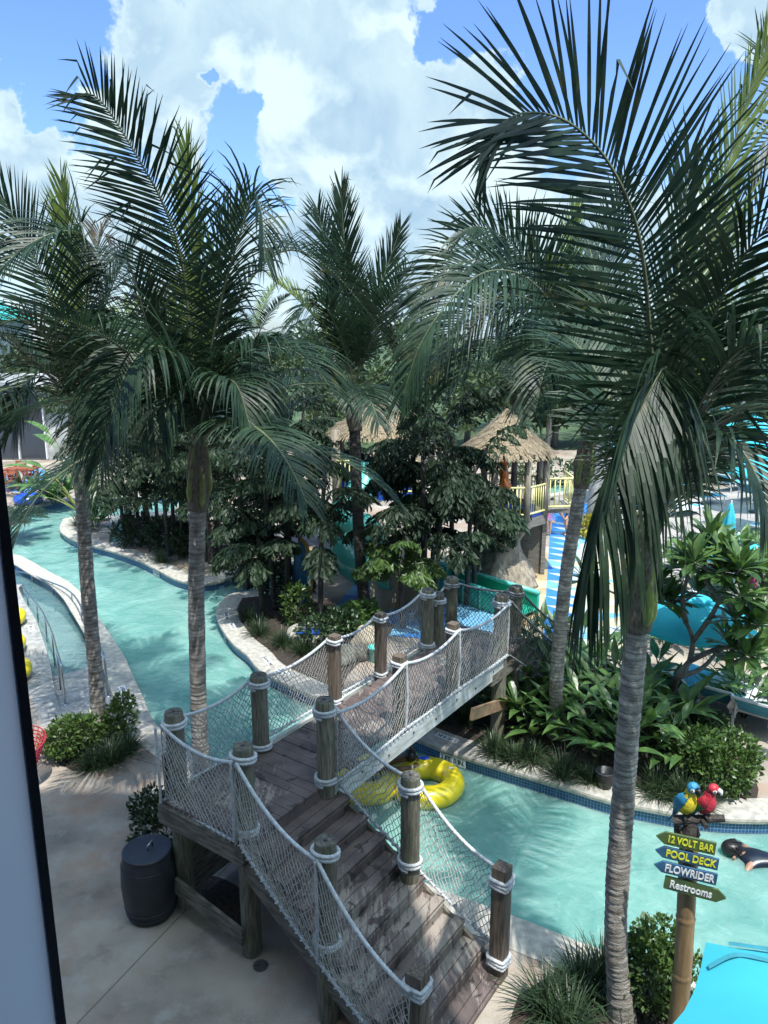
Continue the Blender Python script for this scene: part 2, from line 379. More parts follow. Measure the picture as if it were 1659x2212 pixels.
near = resample(crom(near, 6), .35); farA_c = resample(crom([V((-1.9,21.6,0)), V((-3.0,20.6,0))] + farA, 6), .3); isl_c = resample(crom(isl, 6), .3); top_c = resample(crom(top, 6), .4)
river = near + farA_c[::-1] + isl_c[::-1] + top_c[::-1]
rampL = GL([(30,1262),(39,1271),(55,1302),(78,1340),(96,1391),(108,1433),(118,1487),(132,1538)])
rampR = GL([(22,1216),(31,1221),(72,1235),(99,1253),(129,1270),(156,1289),(177,1319),(195,1364),(210,1409),(228,1454),(243,1493),(249,1517)])
rampL = [V((-14.2,20.9,0))] + rampL; rampR = [V((-14.2,23.9,0))] + rampR
rampL = resample(crom(rampL, 5), .35); rampR = resample(crom(rampR, 5), .35)
ramp_poly = rampR + rampL[::-1]
fpool = GL([(1150,1066),(1160,1076),(1236,1065),(1420,1050),(1420,1036),(1150,1040)])
spool = GL([(237,1150),(258,1119),(420,1108),(420,1140),(266,1170),(236,1173)])
big = [V((-400,-40,0)), V((400,-40,0)), V((400,900,0)), V((-400,900,0))]
def flat(name, loops, z, m, uv=False):
    mb = MB(); pts = [p for lp in loops for p in lp]
    for p in pts: mb.P((p.x, p.y, z))
    for t in tessellate_polygon([[V((p.x, p.y, 0)) for p in lp] for lp in loops]):
        a, b, c = t; A_, B_, C_ = pts[a], pts[b], pts[c]
        if (B_.x-A_.x)*(C_.y-A_.y) - (B_.y-A_.y)*(C_.x-A_.x) < 0: b, c = c, b
        mb.face((a, b, c))
    return struct(mb.build(name, m))
flat('ground', [big, river, ramp_poly, fpool, spool], 0, deck_m)
# pool floors and walls
tile_m = mat('blue_pool_tile', (.035, .10, .24), .25)
n, l, b = nodes_of(tile_m)
for lk in list(b.inputs['Base Color'].links): l.remove(lk)
tcn = n.new('ShaderNodeTexCoord'); bk = n.new('ShaderNodeTexBrick'); l.new(tcn.outputs['UV'], bk.inputs['Vector']); bk.offset = 0
bk.inputs['Scale'].default_value = 1; bk.inputs['Brick Width'].default_value = .05; bk.inputs['Row Height'].default_value = .05; bk.inputs['Mortar Size'].default_value = .003
bk.inputs['Color1'].default_value = (.02, .075, .19, 1); bk.inputs['Color2'].default_value = (.035, .12, .27, 1); bk.inputs['Mortar'].default_value = (.22, .32, .42, 1)
l.new(bk.outputs['Color'], b.inputs['Base Color'])
def offset_line(pts, d):
    out = []
    for i, p in enumerate(pts):
        a = pts[max(0, i-1)]; c = pts[min(len(pts)-1, i+1)]; T = (c - a); T.z = 0; T.normalize()
        out.append(p + V((-T.y, T.x, 0)) * d)
    return out
def wall(name, pts, z0, z1, m, side=.02):
    q = offset_line(pts, side); mb = MB(); d = 0; uvs = [[], []]
    for i, p in enumerate(q):
        if i: d += (q[i]-q[i-1]).length
        uvs[0].append((d, z0)); uvs[1].append((d, z1))
    mb.grid([[(p.x, p.y, z0) for p in q], [(p.x, p.y, z1) for p in q]], uvs=uvs)
    return struct(mb.build(name, m))
def coping(pts, wid, side, z=.012, th=.075):
    # a stone band with a rounded nose that overhangs the water by 2 cm
    mb = MB(); rows = [[], [], [], [], [], []]
    lines = [offset_line(pts, side * o) for o in (.02, -.022, -.03, -.022, 0, wid)]
    zz = (-th, -th, -.03, z - .008, z, z)
    rows = [[(p.x, p.y, zz[k] + (.004 * noise.noise(p * 2) if k > 3 else 0)) for p in ln] for k, ln in enumerate(lines)]
    wv = wid; rows.append([(p.x, p.y, -.02) for p in lines[-1]])
    mb.grid(rows if side < 0 else rows[::-1])
    return struct(mb.build('pool_coping', coping_m, smooth=False))
# near bank runs left to right with the water on its left, so its land side is at -1
coping(near[:-1], .5, -1); wall('pool_wall', near, -1.3, -.05, tile_m, -.02)
coping(farA_c, .5, 1); wall('pool_wall', farA_c, -1.3, -.05, tile_m, .02)
coping(isl_c, .5, 1); wall('pool_wall', isl_c, -1.3, -.05, tile_m, .02)
coping(top_c, .5, 1); wall('pool_wall', top_c, -1.3, -.05, tile_m, .02)
wall('pool_wall', rampR, -1.3, -.002, tile_m, -.005); wall('pool_wall', rampL, -1.3, -.002, ramp_m, .005)
wall('pool_wall', fpool + fpool[:1], -1.2, -.002, tile_m, 0); wall('pool_wall', spool + spool[:1], -1.2, -.002, tile_m, 0)
coping(fpool + fpool[:1], .45, 1 if True else -1); coping(spool[::-1] + spool[:1][::-1], .4, -1)
divider = [p for p in near if -12.5 < p.x < -3.9]
flat('ramp_divider', [offset_line(rampR[2:], -.0)[:] + offset_line([p for p in near if p.y > 14.0 and p.x > -13.5], -.49)[::-1]], .016, coping_m)
flat('pool_floor', [river], -1.25, poolfloor_m); flat('pool_floor', [fpool], -1.1, poolfloor_m); flat('pool_floor', [spool], -1.1, poolfloor_m)
# sloping wade-in ramp
mb = MB(); nn = 26
la = resample(rampL, 1e9); 
def along(pts, t):
    d = [0]
    for i in range(1, len(pts)): d.append(d[-1] + (pts[i]-pts[i-1]).length)
    s = t * d[-1]; j = 0
    while j < len(d)-2 and d[j+1] < s: j += 1
    return pts[j].lerp(pts[j+1], (s-d[j]) / max(1e-9, d[j+1]-d[j]))
def rampz(t): return -1.25 * (1 - t) ** .95
rows = []
for i in range(nn + 1):
    a = along(rampL, i/nn); b_ = along(rampR, i/nn); z = rampz(i/nn) + .002
    rows.append([V((*a.lerp(b_, k/6).xy, z)) for k in range(7)])
mb.grid(rows[::-1]); struct(mb.build('entry_ramp', ramp_m))
# rough concrete apron left of the ramp
flat('rough_apron', [GL([(-60,1262),(30,1262)]) + rampL[3:] + GL([(249,1517),(246,1530),(134,1556),(92,1570),(60,1490),(-60,1400)])], .004, ramp_m)
def water_mat(name, c1, c2, milky, tint, bump, rough=.05):
    m = bpy.data.materials.new(name); m.use_nodes = True; t = m.node_tree; n = t.nodes; l = t.links
    b = n['Principled BSDF']; out = n['Material Output']; tcn = n.new('ShaderNodeTexCoord')
    b.inputs['Roughness'].default_value = rough; b.inputs['IOR'].default_value = 1.33; b.inputs['Specular IOR Level'].default_value = .5
    b.inputs['Subsurface Weight'].default_value = .85; b.inputs['Subsurface Radius'].default_value = (.5, 1.0, .9); b.inputs['Subsurface Scale'].default_value = .55
    nz = n.new('ShaderNodeTexNoise'); nz.inputs['Scale'].default_value = .75; nz.inputs['Detail'].default_value = 8; nz.inputs['Distortion'].default_value = 1.4; nz.inputs['Roughness'].default_value = .62; l.new(tcn.outputs['Object'], nz.inputs['Vector'])
    rp = n.new('ShaderNodeValToRGB'); rp.color_ramp.elements[0].position = .36; rp.color_ramp.elements[1].position = .66
    rp.color_ramp.elements[0].color = (*c2, 1); rp.color_ramp.elements[1].color = (*c1, 1); l.new(nz.outputs['Fac'], rp.inputs[0])
    # foam flecks stirred up by the current
    nf = n.new('ShaderNodeTexNoise'); nf.inputs['Scale'].default_value = 3.2; nf.inputs['Detail'].default_value = 9; nf.inputs['Roughness'].default_value = .7; nf.inputs['Distortion'].default_value = 1.6; l.new(tcn.outputs['Object'], nf.inputs['Vector'])
    fr = n.new('ShaderNodeMapRange'); fr.inputs[1].default_value = .58; fr.inputs[2].default_value = .74; fr.inputs[4].default_value = .4; l.new(nf.outputs['Fac'], fr.inputs[0])
    mf = n.new('ShaderNodeMix'); mf.data_type = 'RGBA'; l.new(fr.outputs[0], mf.inputs[0]); l.new(rp.outputs[0], mf.inputs[6]); mf.inputs[7].default_value = (.50, .66, .64, 1)
    l.new(mf.outputs[2], b.inputs['Base Color'])
    n1 = n.new('ShaderNodeTexNoise'); n1.inputs['Scale'].default_value = 2.6; n1.inputs['Detail'].default_value = 7; n1.inputs['Distortion'].default_value = .8; n1.inputs['Roughness'].default_value = .6; l.new(tcn.outputs['Object'], n1.inputs['Vector'])
    bp = n.new('ShaderNodeBump'); bp.inputs['Strength'].default_value = bump; bp.inputs['Distance'].default_value = .12; l.new(n1.outputs['Fac'], bp.inputs['Height']); l.new(bp.outputs[0], b.inputs['Normal'])
    tr = n.new('ShaderNodeBsdfTransparent'); tr.inputs[0].default_value = (*tint, 1)
    ms = n.new('ShaderNodeMixShader'); ms.inputs[0].default_value = milky; l.new(tr.outputs[0], ms.inputs[1]); l.new(b.outputs[0], ms.inputs[2]); l.new(ms.outputs[0], out.inputs[0])
    return m
water_m = water_mat('river_water', (.25, .44, .385), (.14, .32, .28), .84, (.6, .85, .80), .6)
shal_m = water_mat('shallow_water', (.22, .37, .35), (.14, .28, .28), .40, (.80, .95, .95), .45)
flat('river_water', [river], WL, water_m)
flat('pool_water', [fpool], -.12, water_m); flat('pool_water', [spool], -.15, water_m)
flat('ramp_water', [ramp_poly], WL + .004, shal_m)
# planting beds (mulch) lie on the ground
def bed(pts, z=.008): return flat('mulch_bed', [resample(crom(pts + pts[:1], 5), .4)[:-1]], z, mulch_m)
bed(offset_line(isl_c, .52)[4:-3] + GL([(520,1205),(500,1160),(430,1120),(300,1120),(262,1150),(225,1160),(215,1120),(180,1095)])[0:6])
bed(offset_line(farA_c, .52)[6:40] + GL([(740,1480),(850,1360),(800,1335),(740,1320),(640,1290),(560,1262),(520,1262)]))
bed(GL([(880,1560),(1000,1612),(1170,1670),(1320,1706),(1450,1730),(1590,1742),(1640,1722),(1610,1640),(1540,1560),(1440,1490),(1300,1430),(1160,1395),(1020,1400),(960,1480)]))
bed(GL([(115,1600),(115,1640),(170,1668),(245,1655),(300,1610),(290,1565),(230,1545),(160,1560)]))
bed(GL([(1120,2150),(1230,2085),(1300,2062),(1430,2110),(1520,2150),(1540,2300),(1200,2320),(1100,2240)]))
flat('far_lawn', [[V((-300, 47, 0)), V((300, 47, 0)), V((300, 880, 0)), V((-300, 880, 0))]], .01, mat('far_grass', (.06, .10, .035), .9, (.03, .055, .02), .3))
# splash pad: painted triangles on the concrete
e1 = V((.22, .975, 0)); e2 = V((.975, -.22, 0)); o_ = G(1175, 1392)
pad_cols = [mat('pad_blue', (.035, .19, .50), .6, (.03, .16, .43), 3), mat('pad_sky', (.15, .37, .55), .6, (.12, .31, .48), 3), mat('pad_cream', (.44, .40, .28), .7, (.37, .33, .23), 3), mat('pad_sand', (.40, .31, .17), .7, (.33, .26, .14), 3), mat('pad_white', (.42, .48, .49), .6, (.35, .40, .41), 3)]
mb = MB(); prng = random.Random(3)
def padcol(u0, u1, v0, v1, dv, ka, kb, flip):
    v = v0
    while v < v1:
        a = o_ + e2*u0 + e1*v; b = o_ + e2*u1 + e1*v; c = o_ + e2*u1 + e1*(v+dv); d = o_ + e2*u0 + e1*(v+dv)
        for p in (a, b, c, d): p.z = .009
        mb.k = prng.choice(ka); mb.poly([a, b, c] if flip else [a, b, d]); mb.k = prng.choice(kb); mb.poly([a, c, d] if flip else [b, c, d]); v += dv
padcol(-.95, -.02, -.2, 8.2, .62, (3, 3, 2), (2, 2, 3), True)
padcol(-.02, .98, -.2, 14.5, .72, (0, 1, 0), (1, 4, 2), False)
padcol(.98, 2.1, -.4, 12, .95, (2, 4, 2), (2, 1, 4), True)
for u in (-3.6, -2.3): padcol(u, u + 1.3 if u < -3 else -.95, -.3, 5.0, .8, (0, 0, 1), (0, 1, 0), u < -3)
padcol(-5.4, -3.6, .5, 5, .9, (0, 1), (1, 0), True)
struct(mb.build('splash_pad', pad_cols))
mb = MB()
for a, b in (((1228,1412),(1330,1372)), ((1235,1420),(1240,1395))):
    pass
q = [G(1246,1430), G(1330,1372), G(1338,1378), G(1256,1438)]
mb.poly([(p.x, p.y, .006) for p in q]); struct(mb.build('drain_channel', mat('pale_grate', (.55, .56, .54), .7, (.4, .41, .4), 40)))
# pale paving by the loungers
flat('paving', [GL([(1180,1076),(1430,1062),(1700,1045),(1700,1260),(1400,1250),(1330,1190),(1250,1170),(1235,1110)])], .004, mat('grey_paving', (.36, .32, .29), .85, (.26, .235, .215), 1.5, .3, 60, detail=8))
flat('blue_terrace', [GL([(-20,1060),(75,1065),(110,1025),(85,1010),(-20,1015)])], .006, mat('blue_terrace_paint', (.10, .28, .56), .7, (.08, .22, .46), 2))
# painted area beyond the girl
flat('wading_floor', [GL([(1177,1120),(1215,1130),(1300,1118),(1290,1085),(1178,1100)])], .012, pad_cols[0])
# ---------------------------------------------------------------- depth markers let into the coping
def text_mesh(s, size, m, name='lettering', ext=.002):
    cu = bpy.data.curves.new('t', 'FONT'); cu.body = s; cu.size = size; cu.align_x = 'CENTER'; cu.align_y = 'CENTER'; cu.extrude = ext; cu.resolution_u = 4; cu.offset = size * .022
    o = bpy.data.objects.new('t', cu); col.objects.link(o)
    dg = bpy.context.evaluated_depsgraph_get(); me = bpy.data.meshes.new_from_object(o.evaluated_get(dg)); bpy.data.objects.remove(o); bpy.data.curves.remove(cu)
    me.name = name; me.materials.clear(); me.materials.append(m)
    r = bpy.data.objects.new(name, me); col.objects.link(r); return r
def marker(px, py, ang, txt, lab, wid=.42, hei=.13, z=.018, M=None, loc=None):
    root = empty('depth_marker', loc or G(px, py, z), lab, 'depth marker', 'depth and warning tiles along the pool edge')
    mb = MB(); p = V(root.location); mb.box(p, (wid, hei, .008)); mb.build('tile', whitetile_m, root)
    t = text_mesh(txt, hei * .78, black_m); t.parent = root; t.location = (0, 0, .006); t.scale = (.92, 1, 1)
    if M is not None: root.rotation_euler = M.to_euler()
    else: root.rotation_euler = (0, 0, ang)
    return root
def bank_ang(pts, p):
    i = min(range(len(pts)), key=lambda k: (pts[k].xy - p.xy).length); i = max(1, min(len(pts)-2, i))
    T = pts[i+1] - pts[i-1]; return math.atan2(T.y, T.x), pts[i], T.normalized()
for px, py, txt, lab, flip, wd in ((966,1594,'3 FT. 0 IN','white depth tile with upside down text on the coping beside the bridge beam',1,.46),(490,1330,'NO ENTRY','white no entry tile on the island coping tip, farther of the pair',1,.36),(503,1353,'3 FT 0 IN','white depth tile on the island coping tip, nearer of the pair',1,.4),
        (579,1428,'NO ENTRY','white no entry tile seen just above the bridge net',1,.4),(612,1452,'3 FT 0 IN','white depth tile seen through the bridge net by the brown post',1,.4)):
    a, bp_, T = bank_ang(farA_c, G(px, py)); marker(px, py, a + math.pi, txt, lab, wd)
a, bp_, T = bank_ang(near, G(268,1500))
marker(266,1492,a,'3 FT 0 IN','white depth tile on the near coping above the round symbol tile',.46)
marker(274,1514,a,'O','small white symbol tile on the near coping between two text tiles',.16,.14)
marker(281,1526,a,'NO','short white tile reading NO on the near coping beside the shrub',.2)
marker(68,1358,bank_ang(rampL, G(68,1358))[0] + math.pi,'3 FT 0 IN','white depth tile on the rough concrete left of the ramp',.42)
# vertical ones on the tile wall
def vmarker(px, py, txt, lab, pts, wd=.5, h=.15):
    a, p, T = bank_ang(pts, G(px, py, -.13)); T = V((T.x, T.y, 0)).normalized(); n_ = V((T.y, -T.x, 0))
    M = Matrix((T, V((0,0,1)), n_)).transposed()
    return marker(0, 0, 0, txt, lab, wd, h, M=M, loc=V((p.x, p.y, -.16)) + n_ * .004)
vmarker(966,1630,'3 FT. 0 IN.','white depth tile set upright in the blue wall tiles beside the tube rider',farA_c)
vmarker(330,1240,'3 FT 0 IN','white depth tile upright on the island wall between the two left palms',isl_c,.42,.13)
vmarker(486,1372,'3 FT 0 IN','white depth tile upright on the island tip wall near the water',farA_c,.3,.12)
# ================================================================ FOOTBRIDGE
bu = V((.574, .819, 0)).normalized(); bv = V((-bu.y, bu.x, 0)); bC = V((-.72, 8.56, 0)); DZ = 1.55
def B(a, b, z=DZ): q = bC + bu*a + bv*b; return V((q.x, q.y, z))
bridge = empty('footbridge', (bC.x, bC.y, 0), 'weathered wooden footbridge with rope net sides and stairs over the turquoise river', 'footbridge')
RS = .021
def rope_into(mb, pts, r=RS, step=.012, lay=.13):
    k = 2*math.pi/lay
    mb.tube(resample([V(p) for p in pts], step), r, 9, True, lambda a, d, i: .84 + .28*abs(math.cos(1.5*(a - d*k))))
def wrap_into(mb, c, r, turns=2.3, sq=False, tilt=0, R0=RS):
    pts = []; n = int(turns*30)
    for i in range(n + 1):
        a = 2*math.pi*i/30 + 1.0; rr = r + R0*.8
        if sq: rr = rr / max(abs(math.cos(a)), abs(math.sin(a)))**.75
        rr *= 1 + .03*math.sin(a*2.3 + c[0]*7)
        x, y = rr*math.cos(a), rr*math.sin(a)
        p = V((c[0], c[1], c[2])) + bu*x + bv*y + V((0, 0, -i/n*turns*R0*1.9 + tilt*x))
        pts.append(p)
    rope_into(mb, pts, R0)
PR = .112
def round_post(a, b, zt, zb, wraps=(), r=PR, dark=False, W=None):
    p = W if W is not None else B(a, b)
    mb = MB(); pts = [(p.x, p.y, zb), (p.x, p.y, (zb+zt)/2), (p.x, p.y, zt-.02), (p.x, p.y, zt-.004)]
    ph = p.x*9
    mb.tube(pts, [r*1.02, r, r*.985, r*.93], 20, False, lambda an, d, i: 1 + .018*math.sin(3*an + ph) + .012*math.sin(7*an + ph*2))
    e = len(mb.v) - 20; mb.k = 1; mb.face([e + j for j in range(20)])
    mb.k = 0
    post = mb.build('post', [post_m, endgrain_m], bridge)
    for wz, tilt in wraps:
        w_ = MB(); wrap_into(w_, (p.x, p.y, wz), r, 2.4, False, tilt); w_.build('rope_wrap', darkrope_m if dark else rope_m, post, True)
    cap = MB(); cap.lathe((p.x, p.y, zt - .005), [(.022, 0), (.022, .012), (.008, .018)], 8); cap.build('bolt', iron_m, post)
    return post
def sq_post(a, b, zt, zb, wraps=(), w_=.15, W=None, turns=2.2):
    p = W if W is not None else B(a, b); mb = MB(); M = Matrix((bu, bv, V((0,0,1)))).transposed()
    mb.box((p.x, p.y, (zt+zb)/2), (w_, w_, zt-zb), M)
    post = mb.build('post', postgrain_m, bridge, bevel=.008)
    for wz, tilt in wraps:
        q = MB(); wrap_into(q, (p.x, p.y, wz), w_/2, turns, True, tilt); q.build('rope_wrap', rope_m, post, True)
    return post
T_ = DZ + 1.1
# landing posts reach down to the ground
round_post(-1.22, 1.30, T_, -.05, ((T_-.1, .1),))
round_post(.12, 1.22, T_-.02, .0, ((T_-.1, 0), (DZ+.1, 0)))
round_post(0, 0, T_+.03, .0, ((T_-.08, .05), (DZ+.1, 0)))
round_post(-1.3, .08, T_, -.05, ((T_-.1, -.1), (DZ+.12, 0)))
# the stair: 9 treads from the landing edge (b = 0) towards -b
RISE, RUN, NT = .163, .273, 9
def tz(b): return DZ + b * RISE / RUN          # b negative going down
round_post(0, -1.25, tz(-1.25) + 1.30, .0, ((tz(-1.25)+1.2, .05), (tz(-1.25)+.22, 0)), .112)
round_post(-1.47, -1.20, tz(-1.22) + 1.30, -.05, ((tz(-1.22)+1.2, -.12), (tz(-1.22)+.16, 0)), .112)
sq_post(.02, -2.42, 1.42, .0, ((1.3, .1), (.30, 0)), .17, turns=3.2)
sq_post(-1.64, -2.40, 1.38, .0, ((1.27, .1), (.30, 0)), .17, turns=3.2)
for a, b in ((1.75, 1.25), (2.9, 1.22)): sq_post(a, b, T_-.02, DZ-.25, ((T_-.08, 0), (DZ+.07, 0)), turns=1.6)
for a in (1.63, 3.11): sq_post(a, .0, T_+.02, DZ-.25, ((T_-.07, 0),), turns=1.6)
round_post(4.35, 1.23, T_-.02, 0, ((T_-.08, 0), (DZ+.08, 0)))
round_post(4.62, 1.18, T_-.16, 0, ((T_-.26, 0),), .115)
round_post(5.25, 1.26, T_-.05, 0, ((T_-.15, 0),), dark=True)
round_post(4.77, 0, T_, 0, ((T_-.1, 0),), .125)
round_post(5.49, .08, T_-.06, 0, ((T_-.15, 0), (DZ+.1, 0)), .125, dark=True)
fb1 = A(1231, 1392, 13.9); fb2 = A(1229, 1344, 14.9)
round_post(0, 0, fb1.z, 0, ((fb1.z-.1, 0),), .12, True, W=fb1); round_post(0, 0, fb2.z, 0, ((fb2.z-.1, 0),), .12, True, W=fb2)
# deck boards
prng = random.Random(11)
def wet_boards(m, colr=(.035,.026,.024), fade=(.30,.265,.225)):
    n, l, b = nodes_of(m); old = b.inputs['Base Color'].links[0].from_socket; tcn = n.new('ShaderNodeTexCoord')
    mp = n.new('ShaderNodeMapping'); mp.inputs['Rotation'].default_value = (0, 0, -math.atan2(bu.y, bu.x)); mp.inputs['Scale'].default_value = (9, 1.6, 1); l.new(tcn.outputs['Object'], mp.inputs[0])
    nz = n.new('ShaderNodeTexNoise'); nz.inputs['Scale'].default_value = 2.2; nz.inputs['Detail'].default_value = 10; nz.inputs['Roughness'].default_value = .75; l.new(mp.outputs[0], nz.inputs['Vector'])
    nb = n.new('ShaderNodeTexNoise'); nb.inputs['Scale'].default_value = .9; nb.inputs['Detail'].default_value = 3; l.new(tcn.outputs['Object'], nb.inputs['Vector'])
    mm = n.new('ShaderNodeMath'); mm.operation = 'ADD'; l.new(nz.outputs['Fac'], mm.inputs[0]); l.new(nb.outputs['Fac'], mm.inputs[1])
    r = n.new('ShaderNodeMapRange'); r.inputs[1].default_value = 1.06; r.inputs[2].default_value = 1.13; r.inputs[4].default_value = .8; l.new(mm.outputs[0], r.inputs[0])
    mxx = n.new('ShaderNodeMix'); mxx.data_type = 'RGBA'; l.new(r.outputs[0], mxx.inputs[0]); l.new(old, mxx.inputs[6]); mxx.inputs[7].default_value = (*fade, 1)
    l.new(mxx.outputs[2], b.inputs['Base Color'])
    oi = n.new('ShaderNodeObjectInfo')
wet_boards(plank_m)
def wet_spots(m):
    n, l, b = nodes_of(m); old = b.inputs['Base Color'].links[0].from_socket; tcn = n.new('ShaderNodeTexCoord')
    nz = n.new('ShaderNodeTexNoise'); nz.inputs['Scale'].default_value = 4.5; nz.inputs['Detail'].default_value = 3; nz.inputs['Distortion'].default_value = .8; l.new(tcn.outputs['Object'], nz.inputs['Vector'])
    r = n.new('ShaderNodeMapRange'); r.inputs[1].default_value = .61; r.inputs[2].default_value = .64; r.inputs[4].default_value = .8; l.new(nz.outputs['Fac'], r.inputs[0])
    mxx = n.new('ShaderNodeMix'); mxx.data_type = 'RGBA'; l.new(r.outputs[0], mxx.inputs[0]); l.new(old, mxx.inputs[6]); mxx.inputs[7].default_value = (.03, .022, .02, 1); l.new(mxx.outputs[2], b.inputs['Base Color'])
wet_spots(plank_m)
def boards(a0, a1, b0, b1, z, w_=.145, gap=.006):
    a = a0; mb = MB(); M = Matrix((bu, bv, V((0,0,1)))).transposed()
    while a < a1 - .03:
        ww = min(w_, a1 - a); dz = prng.uniform(-.003, .003)
        c = B(a + ww/2, (b0+b1)/2, z - .02 + dz); mb.box(c, (ww - gap, b1-b0, .04), M); a += w_
    return mb
boards(-1.42, .16, -.02, 1.40, DZ).build('landing_deck', plank_m, bridge)
boards(.165, 4.5, .06, 1.17, DZ).build('span_deck', plank_m, bridge)
boards(4.505, 5.6, -.12, 1.4, DZ).build('far_deck', plank_m, bridge)
Mb = Matrix((bu, bv, V((0,0,1)))).transposed()
for i in range(1, NT + 1):
    z = DZ - RISE*i; b1 = -RUN*(i-1) - .0; b0 = b1 - RUN
    mb = MB()
    for k in range(2):
        lw = 1.42 + .034*i; c = B(.135 - lw/2, b1 - RUN*(k+.5)/2 - .012, z - .02 + prng.uniform(-.002,.002)); mb.box(c, (lw + .02, RUN/2 - .007, .04), Mb)
    tr = mb.build('tread', plank_m, bridge)
    mb = MB(); mb.box(B(.115 - lw/2, b1 - .010, z + RISE/2 - .022), (lw - .02, .022, RISE - .045), Mb); mb.build('riser', plank_m, tr)
mb = MB(); mb.box(B(-.78, -RUN*NT - .02, (DZ - RISE*NT)/2 - .02), (1.74, .03, DZ - RISE*NT - .03), Mb); mb.build('riser', plank_m, bridge)
for a in (.10, -1.39):
    mb = MB(); d = .30
    pts = [(.02, DZ-.06), (-RUN*NT+.02, DZ - RISE*NT - .05), (-RUN*NT+.02, -.02), (-RUN*NT + .35, -.02), (.02, DZ - .06 - .42)]
    b = len(mb.v)
    for s_ in (-.022, .022):
        for q, z in pts: mb.P(B(a + s_ + (.115*q if a < 0 else 0), q, max(z, 0)))
    n_ = len(pts); mb.face(list(range(b, b+n_))); mb.face(list(range(b+n_, b+2*n_))[::-1])
    for i in range(n_): j = (i+1) % n_; mb.face((b+i, b+j, b+n_+j, b+n_+i))
    mb.build('stringer', beam_m, bridge)
# rim joists and span beams
mb = MB(); mb.box(B(-1.445, .69, DZ-.16), (.05, 1.42, .24), Mb); mb.build('rim_joist', beam_m, bridge)
mb = MB(); mb.box(B(-.63, 1.425, DZ-.16), (1.58, .045, .24), Mb); mb.build('rim_joist', beam_m, bridge)
for b, m_ in ((.0, whitebeam_m), (1.215, whitebeam_m)):
    mb = MB(); mb.box(B(2.42, b + (-.075 if b < .5 else .1), DZ-.17), (4.75, .06, .26), Mb); bm_ = mb.build('span_beam', m_, bridge, bevel=.006)
    for k in range(7):
        q = MB(); q.ball(B(.6 + k*.62, b + (-.108 if b < .5 else .133), DZ-.12 - .06*(k % 2)), (.018, .018, .018), 8, 5); q.build('bolt', iron_m, bm_)
mb = MB(); mb.bar(B(3.6, -.1, .95), B(4.9, -.1, .62), .05, .2); mb.build('brace', timber_m, bridge)
mb = MB(); mb.box(B(4.75, -.05, 1.26), (.9, .12, .2), Mb); mb.build('brace', beam_m, bridge)
# low kickboard between the two outer supports under the landing
mb = MB(); mb.bar(B(-1.40, 1.25, .42), B(-1.46, .05, .32), .04, .22); mb.build('kickboard', beam_m, bridge)
mb = MB(); mb.box(B(-.7, 1.28, .62), (1.05, .04, .9), Mb); mb.build('skirt_panel', beam_m, bridge)
# far stair: treads between two lines
ft = B(4.9, -.12); fs = B(5.55, -.05); q1 = V((fb1.x-.1, fb1.y, 0)); q2 = V((fb2.x-.15, fb2.y, 0))
for i in range(8):
    t0, t1 = i/8, (i+1)/8; z = DZ*(1 - (i+1)/8.5)
    a, b, c, d = ft.lerp(q1, t0), ft.lerp(q1, t1+.01), fs.lerp(q2, t1+.01), fs.lerp(q2, t0)
    mb = MB(); mb.prism([a, b, c, d], z-.04, z); mb.build('tread', plank_m, bridge)
# ropes and nets
def sag(p, q, s, n=14):
    return [p.lerp(q, i/n) + V((0, 0, -s*4*(i/n)*(1-i/n))) for i in range(n+1)]
nrng = random.Random(5)
def net(ptop, pbot, ns, J, m, cord=.0052, bulge=V((0,0,0)), parent=None):
    Lt = [0]; 
    def ev(poly, s):
        s = max(0, min(1, s)) * (len(poly)-1); i = min(int(s), len(poly)-2); return poly[i].lerp(poly[i+1], s-i)
    off = V((nrng.uniform(0,50), nrng.uniform(0,50), 0))
    def P_(a, j):
        s = a/ns; t = j/J
        s2 = s + .6/ns*noise.noise(V((a*.35, j*.3, 0)) + off) * (0 if a <= 0 or a >= ns else 1)
        p = ev(ptop, s2).lerp(ev(pbot, s2), t)
        p = p + bulge*math.sin(math.pi*t)*(.5 + .5*math.sin(math.pi*s))
        return p + V((noise.noise(V((a, j*.7, 3))+off), noise.noise(V((a, j*.7, 9))+off), noise.noise(V((a, j*.7, 15))+off)))*.018*math.sin(math.pi*t)
    mb = MB()
    for sg in (1, -1):
        k0 = -(J//2) - 1 if sg > 0 else 0
        for k in range(k0, ns + J//2 + 2):
            run = []
            for j in range(J + 1):
                a = k + sg*j*.5
                if -.01 <= a <= ns + .01: run.append(P_(a, j))
                elif len(run) > 1: break
                else: run = []
            if len(run) > 1: mb.tube(run, cord, 3, False)
    # edge cords
    for a in (0, ns): mb.tube([P_(a, j) for j in range(J + 1)], cord*1.3, 4, False)
    return mb.build('net', m, parent or bridge)
